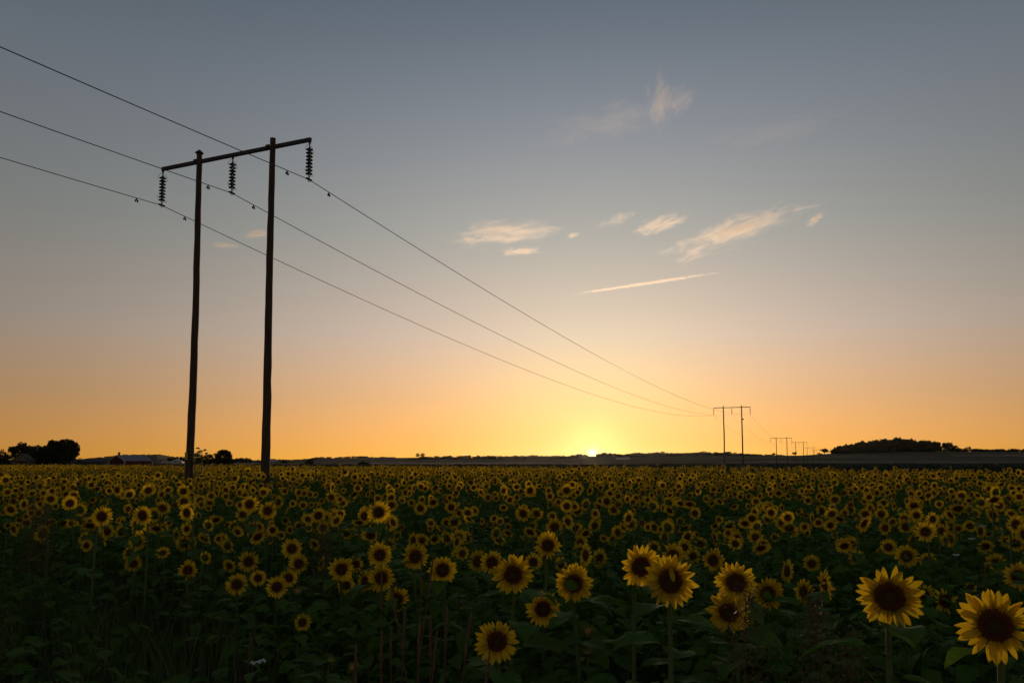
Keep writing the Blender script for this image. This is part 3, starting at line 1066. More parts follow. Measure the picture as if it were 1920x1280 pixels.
def leaf_mb(seed, simple=False):
    """heart-shaped leaf on a petiole: attaches at the origin, blade runs out along +x, 1 long"""
    r = random.Random(seed)
    mb = MB()
    pet = .38
    rise = r.uniform(.05, .22)
    droop = r.uniform(.25, .85)
    rows = [(0, .06), (.06, .46), (.18, .66), (.38, .68), (.6, .50), (.82, .24), (1.0, .01)]
    if simple:
        rows = [(0, .2), (.25, .66), (.62, .46), (1.0, .02)]
        mb.add([(0, 0, 0), (.02, .02, -.01), (pet, 0, rise)], [(0, 1, 2)])
    else:
        mb.tube([(0, 0, 0), (pet * .5, 0, rise * .75), (pet, 0, rise)], [.017, .014, .012], 4)
    vs, fs = [], []
    wave = r.uniform(0, 6)
    back = [-.10, -.04, 0, 0, 0, 0, 0] if not simple else [-.06, 0, 0, 0]
    for i, (t, w) in enumerate(rows):
        x = pet + t * cos(droop * t * .7)
        z = rise - droop * t * t * .55
        for s in (-1, -.5, 0, .5, 1) if not simple else (-1, 0, 1):
            vs.append((x + back[i] * abs(s), s * w / 2, z + .10 * abs(s) * w + .03 * sin(wave + t * 9 + s * 3)))
    k_ = 5 if not simple else 3
    for i in range(len(rows) - 1):
        for k in range(k_ - 1):
            fs.append((i * k_ + k, i * k_ + k + 1, (i + 1) * k_ + k + 1, (i + 1) * k_ + k))
    mb.add(vs, fs)
    return mb


LEAF_ME = [leaf_mb(i).mesh('leaf', M['leaf'], True) for i in range(5)]
LEAF_SIMPLE = [mb_arrays(leaf_mb(i, True)) for i in range(4)]


def ring_petals(mb, n, rnd, layers=2, r0=.85, L=1.12, m=0):
    """petals joined into one piece, for heads too small to pick them apart (units: disc radius 1, facing +z)"""
    for ly in range(layers):
        for k in range(n):
            a = 2 * pi * (k + .5 * ly + rnd.uniform(-.3, .3)) / n
            src = rnd.choice(PET_MB)
            s = L * rnd.uniform(.82, 1.1) * (1 if ly == 0 else .92)
            R = Matrix.Rotation(a, 3, 'Z') @ Matrix.Rotation(-rnd.uniform(-.1, .35), 3, 'Y') @ Matrix.Rotation(rnd.uniform(-.4, .4), 3, 'X')
            off = Vector((cos(a) * r0, sin(a) * r0, .0 - .05 * ly))
            mb.add([R @ (Vector(v) * s) + off for v in src.v], src.f, m, src.al)


PETALS_ME = []
for i in range(6):
    b_ = MB(); ring_petals(b_, 15, random.Random(40 + i)); PETALS_ME.append(b_.mesh('petals', M['petal'], True))

LAST = {}
PLANTS = []           # ground positions already taken (x, y)


def head_matrix(yaw, pitch, roll):
    """head frame: +z of the flower turned to look at the camera (-y), then yaw to the side, pitch up or down"""
    return Matrix.Rotation(yaw, 3, 'Z') @ Matrix.Rotation(radians(90) - pitch, 3, 'X') @ Matrix.Rotation(roll, 3, 'Z')


def sunflower(P, d, yaw, pitch, label, tier, group='sunflowers of the field', n_leaf=7, seed=0, ragged=0.0, bud=False, cover=False, droop=False):
    """P: centre of the flower head, d: diameter over the petals; tier 0: petals one by one, 1: petals joined, leaves one by one, 2: leaves joined too"""
    r = random.Random(seed)
    R = head_matrix(yaw, pitch, r.uniform(0, 6.28))
    nrm_ = R @ Vector((0, 0, 1))
    LAST['R'] = R
    base = Vector((P.x - nrm_.x * .12 + r.uniform(-.05, .05), P.y - nrm_.y * .12 + r.uniform(-.02, .06), 0))
    root = empty('sunflower', base)
    tag(root, label, 'sunflower', group)
    PLANTS.append((base.x, base.y))
    rel = P - base
    rd = d * .225                                   # disc radius
    if bud:
        rd = d * .36
    hd = link('flower_head', CALYX_ME, root)
    hd.matrix_local = Matrix.Translation(rel) @ R.to_4x4() @ Matrix.Scale(rd, 4)
    dk = link('disc_florets', BUD_DISC if bud else (DISC_FL[seed % 3] if tier < 2 else DISC_SM), hd)
    if bud:
        dk.scale = (.72, .72, .8)
        for k in range(22 if tier == 0 else 14):
            a = 2 * pi * k / 14 + r.uniform(-.2, .2)
            o = link('bract', PET_ME[k % 6], hd)
            o.data = BRACT_ME
            o.matrix_local = Matrix.Translation((cos(a) * .75, sin(a) * .75, .05)) @ (Matrix.Rotation(a, 3, 'Z') @ Matrix.Rotation(-r.uniform(.5, 1.2), 3, 'Y')).to_4x4() @ Matrix.Scale(r.uniform(.6, .95), 4)
    elif tier == 0:
        n = r.choice((17, 18, 19))
        for ly in range(2):
            for k in range(n):
                if r.random() < ragged:
                    continue
                a = 2 * pi * (k + .5 * ly + r.uniform(-.32, .32)) / n
                s = 1.36 * r.uniform(.8, 1.1) * (1 if ly == 0 else .93)
                lift = r.uniform(-.12, .38) if r.random() > .08 else r.uniform(.5, 1.1)
                Rp = Matrix.Rotation(a, 3, 'Z') @ Matrix.Rotation(-lift, 3, 'Y') @ Matrix.Rotation(r.uniform(-.45, .45), 3, 'X')
                o = link('petal', PET_ME[r.randrange(6)], hd)
                o.matrix_local = Matrix.Translation((cos(a) * .86, sin(a) * .86, .02 - .06 * ly)) @ Rp.to_4x4() @ Matrix.Diagonal((s, s * r.uniform(.9, 1.25), s, 1))
                if ragged and r.random() < ragged:
                    o.scale *= .6
    else:
        o = link('petals', PETALS_ME[r.randrange(6)], hd)
        o['kind'] = 'stuff'
        o.scale = (1.24, 1.24, 1.1)
    # stem: up from the ground, bending over into the back of the head
    back = rel - nrm_ * rd * .35
    bend = back - nrm_ * max(.05, d * .35) - Vector((0, 0, max(.04, d * .25)))
    mid = Vector((bend.x * .5 + r.uniform(-.02, .02), bend.y * .5 + r.uniform(-.02, .02), bend.z * .55))
    ctrl = [Vector((0, 0, -.02)), mid * .55, mid, bend, back - nrm_ * rd * .25 - Vector((0, 0, d * .04)), back]
    pts = []
    for i in range(len(ctrl) - 1):
        p0, p1, p2, p3 = ctrl[max(i - 1, 0)], ctrl[i], ctrl[i + 1], ctrl[min(i + 2, len(ctrl) - 1)]
        for t in (0, .5):
            pts.append(.5 * ((2 * p1) + (p2 - p0) * t + (2 * p0 - 5 * p1 + 4 * p2 - p3) * t * t + (3 * p1 - p0 - 3 * p2 + p3) * t ** 3))
    pts.append(ctrl[-1])
    k = max(.55, min(1.2, d / .2))
    mb = MB()
    mb.tube(pts, [(.0125 - .0055 * i / (len(pts) - 1)) * k for i in range(len(pts))], 7 if tier < 2 else 4)
    mb.build('stem', M['stem'], root, True)
    # leaves spiral up the stem
    heap = MB()
    a0 = r.uniform(0, 6.28)
    for i in range(n_leaf):
        t = .28 + .66 * i / max(1, n_leaf - 1)
        zz = bend.z * t
        f = t
        q0 = Vector((bend.x * f * f, bend.y * f * f, zz))
        a = a0 + i * 2.4 + r.uniform(-.3, .3)
        s = (.225 - .11 * abs(t - .5)) * r.uniform(.75, 1.15) * max(.75, min(1.15, d / .19))
        Ml = Matrix.Translation(q0) @ (Matrix.Rotation(a, 3, 'Z') @ Matrix.Rotation(-r.uniform(-.15, .45), 3, 'Y') @ Matrix.Rotation(r.uniform(-.3, .3), 3, 'X')).to_4x4() @ Matrix.Scale(s, 4)
        if tier < 2:
            o = link('leaf', LEAF_ME[r.randrange(5)], root)
            o.matrix_local = Ml
        else:
            V, F, _, _ = LEAF_SIMPLE[r.randrange(4)]
            heap.add([Ml @ Vector(v) for v in V], [tuple(f_) for f_ in F])
    if heap.v:
        o = heap.build('leaves', M['leaf'], root, True)
        o['kind'] = 'stuff'
    if cover:                                       # an upper leaf hangs across the face of the flower
        o = link('leaf', LEAF_ME[2], root)
        o['label'] = 'leaf hanging across the dark centre'
        o.matrix_local = Matrix.Translation(rel + nrm_ * rd * .4 + Vector((-d * .36, -.01, -d * .06))) @ (Matrix.Rotation(.1, 3, 'Z') @ Matrix.Rotation(.0, 3, 'Y') @ Matrix.Rotation(radians(62), 3, 'X')).to_4x4() @ Matrix.Scale(d * .40, 4)
    return root


_b = MB()
_b.add(PET_MB[1].v, PET_MB[1].f, 0, PET_MB[1].al)
BRACT_ME = _b.mesh('bract', M['bud'], True)
BUD_DISC = disc_mb(4, 14, 9).mesh('disc_florets', M['budface'], True)

# the sunflowers one can single out: pixel of the head, diameter over the petals, yaw and pitch in degrees, label
FRONT = [
    (1866, 1172, 136, -8, 4, 'largest sunflower, broad dark centre, cut by the picture edge', {'ragged': .03}),
    (1668, 1118, 120, 4, 2, 'second largest sunflower, spiky upper petals standing apart', {'ragged': .06}),
    (1257, 1089, 100, 3, 2, 'big even sunflower with one petal fallen across its centre', {'fallen': 1}),
    (1202, 1062, 84, 22, 8, 'big sunflower tucked behind the one with a fallen petal', {}),
    (932, 1202, 87, -2, 0, 'lowest big sunflower, alone in front with round dark centre', {}),
    (962, 1077, 78, -4, 3, 'big sunflower with two tall upper petals beside smaller pair', {}),
    (1076, 1093, 76, 6, 6, 'big sunflower with a green leaf across its dark centre', {'cover': True}),
    (1018, 1141, 68, 2, 2, 'mid-sized sunflower with reddish-brown centre above the lowest big one', {}),
    (1366, 1148, 82, -14, -4, 'long oval sunflower with drooping lower petals and elongated centre', {}),
    (1380, 1092, 80, 0, 16, 'upward-tilted sunflower just behind the long oval one', {}),
    (1393, 1150, 60, 38, 0, 'sunflower almost hidden behind the long oval one', {}),
    (1440, 1112, 62, 20, 4, 'sunflower shaded by a leaf beside the upward-tilted one', {'cover': True}),
    (1545, 1096, 66, 72, 6, 'sunflower turned away showing its side and green back', {}),
    (1506, 1108, 50, 48, 4, 'sunflower half behind the one turned away', {}),
    (1337, 1050, 50, 30, 0, 'narrow tall sunflower with brown centre behind the front cluster', {}),
    (1262, 1040, 46, 10, 20, 'sunflower peeping over the one with a fallen petal', {}),
    (1476, 1070, 44, 62, 0, 'thin sideways sunflower with a slit-like brown centre', {}),
    (1522, 1056, 32, 8, 12, 'small upward-looking sunflower above the one turned away', {}),
    (1027, 1022, 54, 10, 4, 'tall sunflower with inward-curled petals on a thick bare stem', {'ragged': .08}),
    (1040, 988, 34, 12, 0, 'sunflower straight above the curled-petal one', {}),
    (1052, 1058, 30, -40, 8, 'sunflower half hidden by the thick bare stem', {}),
    (1000, 1053, 34, 15, 10, 'shaded sunflower beside the one with two tall upper petals', {}),
    (1098, 1040, 42, 58, 2, 'sideways sunflower behind the leaf-covered one', {}),
    (1124, 1046, 36, 40, -6, 'drooping sunflower next to the sideways one behind', {}),
    (896, 1052, 42, 26, 2, 'outer sunflower of the pair beside the two-tall-petals one', {}),
    (922, 1054, 50, 12, 2, 'inner sunflower of the pair, partly under the bigger bloom', {}),
    (830, 1068, 58, -6, 2, 'round full sunflower crossed by dry stalks', {}),
    (779, 1043, 54, 6, 0, 'full sunflower with a dry stalk across its edge', {}),
    (715, 1083, 54, 2, -2, 'full sunflower with a dark stalk before its centre', {}),
    (712, 1040, 50, 0, 6, 'sunflower straight above the one with a dark stalk', {}),
    (685, 1090, 48, 44, 0, 'sideways sunflower squeezed beside the dark-stalk one', {}),
    (745, 1121, 50, -10, -10, 'nodding sunflower below the dark-stalk one', {'ragged': .08}),
    (640, 1067, 50, 2, 0, 'full sunflower leading the cluster, small petals beneath', {}),
    (667, 1057, 30, -14, 0, 'little sunflower just behind the cluster-leading one', {}),
    (649, 1097, 32, 6, 10, 'half-open sunflower straight below the cluster-leading one', {}),
    (547, 1028, 38, -4, 4, 'highest of the small upright sunflowers at the field edge', {}),
    (560, 1056, 36, -6, 0, 'small sunflower right below the highest edge one', {}),
    (541, 1083, 34, -12, -4, 'small dull sunflower under the two stacked edge ones', {}),
    (519, 1100, 40, 2, 2, 'small lit sunflower at the field edge on a thin stem', {}),
    (444, 1095, 40, 0, 2, 'round small sunflower standing outermost on the grass edge', {}),
    (466, 1052, 38, 6, 4, 'small sunflower above the outermost grass-edge one', {}),
    (484, 1083, 30, 10, 14, 'flat-tilted small sunflower between edge neighbours', {}),
    (567, 1166, 32, 20, 4, 'tiny lone sunflower low in the grass on a bare stem', {}),
    (352, 1068, 40, 4, 2, 'ragged withered sunflower alone by the grass', {'ragged': .3}),
    (250, 1056, 30, 2, 4, 'small lone sunflower lowest in the column by the grass', {}),
    (710, 960, 42, 4, 2, 'prominent sunflower standing above its row mid-field', {}),
    (683, 967, 32, 40, 0, 'sunflower leaning behind the prominent mid-field one', {}),
    (1772, 1126, 54, 34, 6, 'tattered sunflower with few splayed petals between the two largest', {'ragged': .45}),
    (1733, 1114, 38, 28, 0, 'sunflower partly behind the second largest', {}),
    (1820, 1100, 28, -20, 30, 'half-closed sunflower with upright petals above the largest', {'ragged': .4}),
    (1910, 1080, 56, 10, 2, 'sunflower cut by the picture edge above the largest', {}),
    (1868, 1056, 38, 0, 6, 'sunflower above the largest, next to a sideways one', {}),
    (1852, 1066, 36, 70, 0, 'sideways ragged sunflower above the largest', {'ragged': .2}),
    (1700, 1042, 42, 14, 6, 'sunflower with a leaf over its face above the second largest', {'cover': True}),
    (1596, 1020, 28, 2, 2, 'small sunflower alone in the dark foliage', {}),
    (1103, 1181, 26, 0, 30, 'opening orange bud under the leaf-covered sunflower', {'bud': True}),
    (1102, 1222, 28, 0, 70, 'green unopened bud below the orange bud', {'bud': True}),
    (865, 1139, 18, 0, 60, 'small green bud beside the two-tall-petals sunflower', {'bud': True}),
    (662, 1250, 22, 0, 50, 'green bud low down by the picture bottom', {'bud': True}),
    (620, 1237, 18, 30, 60, 'small side-facing green bud near the picture bottom', {'bud': True}),
    (558, 1107, 18, 0, 40, 'yellowish bud beside the small lit edge sunflower', {'bud': True}),
    (755, 990, 24, 160, 10, 'round green head seen from behind mid-field', {'bud': True}),
]
# smaller ones in between, seen in the photograph but alike
SMALL = [(80, 1000, 32), (65, 986, 18), (119, 980, 24), (162, 1022, 24), (242, 1036, 26), (257, 1015, 32), (260, 984, 36), (267, 966, 38), (191, 968, 38), (168, 985, 30), (200, 996, 28),
         (228, 996, 28), (303, 992, 28), (330, 1003, 28), (345, 1018, 30), (361, 1019, 26), (305, 1036, 26), (350, 961, 34), (305, 952, 30), (438, 986, 24), (468, 945, 34), (455, 964, 26), (345, 940, 26),
         (278, 919, 26), (220, 918, 24), (131, 943, 28), (597, 966, 30), (630, 968, 30), (560, 985, 22), (502, 957, 32), (695, 1003, 34), (775, 1013, 32), (597, 995, 22), (852, 978, 26), (935, 1010, 28),
         (875, 1008, 26), (602, 1056, 28), (1183, 982, 28), (1246, 1008, 30), (1283, 990, 28), (1228, 992, 18), (1340, 1008, 30), (1376, 1000, 24), (1307, 1002, 20), (1212, 1015, 22), (1715, 1010, 30),
         (1778, 1010, 32), (1467, 980, 28), (1460, 995, 22), (1453, 1007, 22), (1565, 1002, 20), (1512, 987, 20), (1610, 980, 24), (1698, 987, 30), (1768, 980, 32), (1905, 983, 36), (1796, 953, 32),
         (1714, 948, 28), (1862, 965, 28), (1864, 937, 30), (1656, 1030, 26), (1870, 1000, 26), (1500, 960, 22), (1420, 955, 22), (1632, 955, 26), (1560, 950, 22), (1115, 985, 24), (985, 1010, 24), (1000, 985, 22),
         (905, 985, 22), (950, 975, 20), (815, 1010, 24), (745, 1003, 22), (650, 1000, 24), (535, 975, 22), (505, 1010, 24), (415, 1010, 24), (400, 975, 24), (385, 1045, 24), (290, 965, 28), (150, 955, 26),
         (95, 935, 24), (45, 945, 24), (20, 955, 26), (60, 925, 20), (30, 985, 22), (1090, 1000, 26), (1150, 1010, 26), (1400, 985, 20), (1545, 975, 20), (1690, 960, 22), (1830, 985, 24), (1890, 1015, 28), (1740, 1050, 30), (640, 985, 22), (860, 1040, 28), (590, 1020, 24), (430, 1060, 26), (480, 985, 22), (700, 985, 22)]


def solve(px, py, d, dmax=.205, low=.8):
    """depth of a head: normally big enough plants, weak small ones where it would come too low"""
    slope = -ray(px, py).z
    Y = min(dmax * FPX / d, (CAM_H - low) / slope)
    return Y, d / FPX * Y


def zone_label(px, Y):
    if px < 340: side = 'before the red barn side of the field'
    elif px < 540: side = 'below the big two-pole pylon'
    elif px < 860: side = 'between the big pylon and the sun'
    elif px < 1240: side = 'straight below the setting sun'
    elif px < 1560: side = 'below the distant pylons'
    else: side = 'below the wooded hill'
    row = 'in the near rows' if Y < 9.3 else 'in the middle rows' if Y < 12.5 else 'in the farther rows'
    return 'small yellow sunflower %s, %s' % (row, side), 'small sunflowers %s %s' % (row, side)


n_front = 0
for i, (px, py, d, yaw, pitch, label, opt) in enumerate(FRONT):
    Y, dia = solve(px, py, d)
    opt = dict(opt)
    fallen = opt.pop('fallen', 0)
    P = at(px, py, Y)
    tier = 0 if d >= 46 or opt.get('ragged') else 1
    nl = 12 if d >= 60 else 9
    # yaw is relative to the line of sight
    o = sunflower(P, dia, radians(yaw) - atan2(P.x, P.y), radians(pitch), label, tier, n_leaf=nl, seed=100 + i, group='foremost sunflowers', **opt)
    if fallen:
        hd = [c for c in o.children if c.name.startswith('flower_head')][0]
        pt = link('petal', PET_ME[0], hd)
        Rw = LAST['R']
        want = Matrix.Rotation(radians(0), 3, 'Z')
        up_l = Rw.inverted() @ Vector((0, 0, 1))
        st = up_l.normalized() * 1.12 + Vector((0, 0, .32))
        dirv = (Rw.inverted() @ Vector((.25, 0, -1))).normalized()
        zz = Vector((0, 0, 1)); yv = zz.cross(dirv).normalized(); zz = dirv.cross(yv)
        Rm = Matrix((dirv, yv, zz)).transposed()
        pt.matrix_local = Matrix.Translation(st) @ Rm.to_4x4() @ Matrix.Diagonal((1.15, 1.3, 1.0, 1))
    n_front += 1

cand = []
rs = random.Random(5)
for (px, py, d) in SMALL:  # yaw and nod vary from plant to plant
    Y, dia = solve(px, py, d, .19)
    P = at(px, py, Y)
    cand.append((d, P, dia, rs.gauss(0, 30), rs.gauss(1, 15), px, Y))


# ------------------------------------------------------------------ the rest of the field
EDGE_X = [-400, 0, 480, 560, 800, 1000, 1200, 1460, 1700, 1900, 2300]
EDGE_Y = [125, 118, 105, 92, 84, 74, 60, 51, 43, 38, 34]
NEAR_X = [-400, 0, 200, 420, 600, 900, 1200, 1500, 1920, 2300]
NEAR_Y = [10.5, 9.8, 8.6, 8.2, 8.0, 7.6, 7.2, 7.0, 6.6, 6.0]


def value_noise(x, y, s, seed):
    r = np.random.default_rng(seed)
    tab = r.random((64, 64))
    u, v = x / s, y / s
    i, j = np.floor(u).astype(int), np.floor(v).astype(int)
    fu, fv = u - i, v - j
    fu, fv = fu * fu * (3 - 2 * fu), fv * fv * (3 - 2 * fv)
    g_ = lambda a, b: tab[a % 64, b % 64]
    return (g_(i, j) * (1 - fu) + g_(i + 1, j) * fu) * (1 - fv) + (g_(i, j + 1) * (1 - fu) + g_(i + 1, j + 1) * fu) * fv


def field_points(y0, y1, step, seed):
    r = np.random.default_rng(seed)
    X, Y = np.meshgrid(np.arange(-1.0 * y1 - 4, 1.0 * y1 + 4, step), np.arange(y0, y1, step))
    X = X.ravel() + r.uniform(-.45, .45, X.size) * step
    Y = Y.ravel() + r.uniform(-.45, .45, Y.size) * step
    px = 960 + FPX * X / Y
    m = (px > -60 - 2900 / Y) & (px < 1980 + 2900 / Y) & (Y < np.interp(px, EDGE_X, EDGE_Y) * r.uniform(.93, 1.04, Y.size)) & (Y > np.interp(px, NEAR_X, NEAR_Y))
    for u in (-POLE_U, POLE_U):
        c = T1 + la * u
        m &= np.hypot((X - c.x * (Y / c.y)) / 1.2, (Y - c.y + 2.5) / 5.0) > r.uniform(.8, 1.1, X.size)
    n1 = value_noise(X, Y * 1.0, 4.2, 3) * .6 + value_noise(X, Y, 1.6, 4) * .4
    m &= n1 > np.where(Y < 16, .34, .37) + r.uniform(-.07, .07, Y.size)
    return X[m], Y[m], r


gx, gy, rr = field_points(6.0, 18.0, .44, 21)
taken = np.array(PLANTS)
for x, y in zip(gx, gy):
    if np.min(np.hypot(taken[:, 0] - x, taken[:, 1] - y)) < .3:
        continue
    h = rr.uniform(.78, 1.2) if y < 12 else rr.uniform(.95, 1.32)
    dia = rr.uniform(.13, .185) if y < 12 else rr.uniform(.15, .215)
    P = Vector((x, y, h))
    px, py = proj(x, y, h)
    cand.append((dia * FPX / y, P, dia, rr.normal(0, 38), rr.normal(0, 19), px, y))
cand.sort(key=lambda c: -c[0])
in_view = [c for c in cand if -20 < c[5] < 1940]
ones = in_view[:300 - n_front]
ids = set(id(c) for c in ones)
rest = [c for c in cand if id(c) not in ids]
SHORT = {0: 'the largest sunflower', 1: 'the second largest sunflower', 2: 'the fallen-petal sunflower', 4: 'the lowest big sunflower', 5: 'the two-tall-petals sunflower',
         6: 'the sunflower crossed by a leaf', 8: 'the long oval sunflower', 9: 'the upward-tilted sunflower', 12: 'the sunflower turned away', 14: 'the narrow tall sunflower', 18: 'the curled-petal sunflower',
         24: 'the outer paired sunflower', 26: 'the round stalk-crossed sunflower', 28: 'the dark-stalk sunflower', 32: 'the cluster-leading sunflower', 35: 'the highest field-edge sunflower',
         39: 'the grass-edge sunflower', 43: 'the ragged withered sunflower', 44: 'the lone column sunflower', 45: 'the prominent mid-field sunflower', 47: 'the tattered sunflower', 50: 'the edge-cut upper sunflower',
         53: 'the leaf-faced sunflower', 54: 'the lone dark-foliage sunflower'}
ANCHORS = [(FRONT[i][0], FRONT[i][1], n_, 175) for i, n_ in SHORT.items()]
ANCHORS += [(354, 880, 'the capped pole', 120), (502, 905, 'the bare-topped pole', 130), (1111, 866, 'the setting sun', 150), (1372, 872, 'the second pylon', 150),
            (240, 872, 'the red barn', 120), (110, 872, 'the farm tree clump', 130), (1660, 868, 'the hill wood', 150), (1475, 872, 'the third pylon', 150), (1330, 990, 'the gap above the front cluster', 100), (785, 868, 'the twin ridge trees', 150), (1885, 868, 'the low tree belt', 190), (1800, 868, 'the last separate hill tree', 110), (1570, 868, 'the skirt of the hill wood', 120), (20, 870, 'the cream farmhouse', 110)]
ANCHORS = [(a_, b_, c_, d_ * 1.45) for a_, b_, c_, d_ in ANCHORS]
SECT = ['right of', 'above and right of', 'above', 'above and left of', 'left of', 'below and left of', 'below', 'below and right of']
slots = {}
for c in ones:
    qx, qy = proj(c[1].x, c[1].y, c[1].z)
    best = min(((hypot(qx - ax, qy - ay) / rad, ax, ay, nm) for ax, ay, nm, rad in ANCHORS))
    if best[0] < 1:
        k = int(round(atan2(-(qy - best[2]), qx - best[1]) / (pi / 4))) % 8
        slots.setdefault((best[3], k), []).append((best[0], id(c)))
NTH = ['nearest', 'second', 'third', 'fourth', 'fifth', 'sixth', 'seventh', 'eighth']
own = {}
for (nm, k), lst in slots.items():
    lst.sort()
    for i, (_, ci) in enumerate(lst[:8]):
        own[ci] = '%s of the small sunflowers %s %s' % (NTH[i], SECT[k], nm) if len(lst) > 1 else 'small sunflower %s %s' % (SECT[k], nm)
for i, (dpx, P, dia, yaw, pitch, px, Y) in enumerate(ones):
    if i % 11 == 5:
        yaw, pitch = (150 if i % 2 else -140), 10
    elif i % 9 == 4:
        pitch = -48
    lab, grp = zone_label(px, Y)
    lab = own.get(id(ones[i]), lab)
    sunflower(P, dia, radians(yaw) - atan2(P.x, P.y), radians(pitch), lab, 1 if dpx > 29 else 2, group=grp, n_leaf=7, seed=1000 + i)
print('single sunflowers', n_front + len(ones), 'rest near', len(rest))

# templates for the mass of the field, three levels of detail
def head_template(npet, lvl, var):
    """var 0: full bloom, 1: petals folding forward, 2: past its best with gaps between the petals"""
    mb = MB()
    rnd = random.Random(lvl * 5 + var)
    if lvl == 0:
        ring_petals(mb, npet, rnd, 2 if var < 2 else 1, .85, 1.36 - .14 * var, 0)
    else:
        for k in range(npet):
            if var == 2 and rnd.random() < .25:
                continue
            a = 2 * pi * (k + rnd.uniform(-.25, .25)) / npet
            L = (2.25 - .3 * var) * rnd.uniform(.8, 1.1); w = 2 * pi / npet * .62
            z = rnd.uniform(-.05, .45) + (.7 if var == 1 else 0)
            vs = [(cos(a - w) * .85, sin(a - w) * .85, 0), (cos(a + w) * .85, sin(a + w) * .85, 0), (cos(a + w * .55) * 1.6, sin(a + w * .55) * 1.6, z * .6), (cos(a) * L, sin(a) * L, z), (cos(a - w * .55) * 1.6, sin(a - w * .55) * 1.6, z * .6)]
            if lvl == 1:
                mb.add(vs, [(0, 1, 2, 4), (4, 2, 3)], 0, [.05, .05, .5, 1, .5])
            else:
                mb.add([vs[0], vs[1], vs[3]], [(0, 1, 2)], 0, [.3, .3, 1])
    k_ = (12, 8, 5)[lvl]
    vs = [(0, 0, .22)] + [(cos(2 * pi * k / k_), sin(2 * pi * k / k_), .06) for k in range(k_)]
    mb.add(vs, [(0, 1 + k, 1 + (k + 1) % k_) for k in range(k_)], 1, [.1] + [1.0] * k_)
    if lvl < 2:
        vs = [(0, 0, -.4)] + [(cos(2 * pi * k / 6) * 1.35, sin(2 * pi * k / 6) * 1.35, -.08) for k in range(6)]
        mb.add(vs, [(0, 1 + (k + 1) % 6, 1 + k) for k in range(6)], 3)
    return mb_arrays(mb)


HEADS = [[head_template(n_ - 3 * k, l, k) for k in range(3)] for l, n_ in ((0, 13), (1, 14), (2, 10))]


def body_template(lvl, seed):
    """stem and leaves of a plant one metre high"""
    mb = MB()
    rnd = random.Random(seed)
    mb.tube([(0, 0, 0), (0, .0, .9), (0, -.05, 1.0)], [.011, .008, .006], 3, 2, caps=False)
    nl = (8, 6, 4)[lvl]
    for i in range(nl):
        t = .35 + .55 * i / nl
        V, F, _, _ = LEAF_SIMPLE[rnd.randrange(4)]
        if lvl > 0:
            V = np.array([(.0, 0, 0), (.65, -.33, .12), (1.3, 0, -.15), (.65, .33, .12)]); F = np.array([(0, 1, 2), (0, 2, 3)])
        s = rnd.uniform(.14, .2) * (1.15 if lvl == 2 else 1)
        Ml = Matrix.Translation((0, 0, t)) @ (Matrix.Rotation(i * 2.4 + rnd.uniform(-.4, .4), 3, 'Z') @ Matrix.Rotation(-rnd.uniform(-.1, .4), 3, 'Y')).to_4x4() @ Matrix.Scale(s, 4)
        mb.add([Ml @ Vector(v) for v in V], [tuple(f) for f in F], 2)
    return mb_arrays(mb)


BODIES = [[body_template(l, 10 * l + k) for k in range(3)] for l in range(3)]
heap = Heap()


def scatter(X, Y, H, D, YAW, PIT, lvl, r):
    n = len(X)
    if n == 0:
        return
    yaw = YAW - np.arctan2(X, Y)
    R = rotz(yaw) @ rotx(radians(90) - PIT) @ rotz(r.uniform(0, 6.28, n))
    RD, TT = R * (D * .215)[:, None, None], np.stack([X, Y, H], 1)
    which = r.choice(3, n, p=(.5, .3, .2))
    for k in range(3):
        heap.put(HEADS[lvl][k], RD[which == k], TT[which == k])
    pick = r.integers(0, 3, n)
    nx, ny = np.sin(yaw), -np.cos(yaw)
    for k in range(3):
        m = pick == k
        Rb = rotz(r.uniform(0, 6.28, m.sum())) * np.stack([np.ones(m.sum()), np.ones(m.sum()), H[m]], 1)[:, None, :].transpose(0, 2, 1)
        heap.put(BODIES[lvl][k], Rb, np.stack([X[m] - nx[m] * .05, Y[m] - ny[m] * .05, np.zeros(m.sum())], 1))


if rest:
    A = np.array([(c[1].x, c[1].y, c[1].z, c[2], radians(c[3]), radians(c[4])) for c in rest])
    scatter(A[:, 0], A[:, 1], A[:, 2], A[:, 3], A[:, 4], A[:, 5], 0, rr)
for (y0, y1, step, lvl, seed) in ((18, 30, .50, 1, 31), (30, 62, .54, 1, 32), (62, 128, .60, 2, 33)):
    X, Y, r = field_points(y0, y1, step, seed)
    n = len(X)
    H = r.normal(1.19, .11, n) + (value_noise(X, Y, 9.0, 8) - .5) * .22
    D = np.clip(r.normal(.195, .038, n), .10, .28)
    if lvl == 2:
        D *= 1.1
    scatter(X, Y, H, D, r.normal(0, radians(38), n), r.normal(0, radians(20), n), lvl, r)
    print('field band', y0, y1, n)
o = heap.build('sunflowers', [M['petal'], M['disc'], M['leaf'], M['bract']])
tag(o, 'mass of sunflowers filling the field back to its far edge', 'sunflower field', kind='stuff')


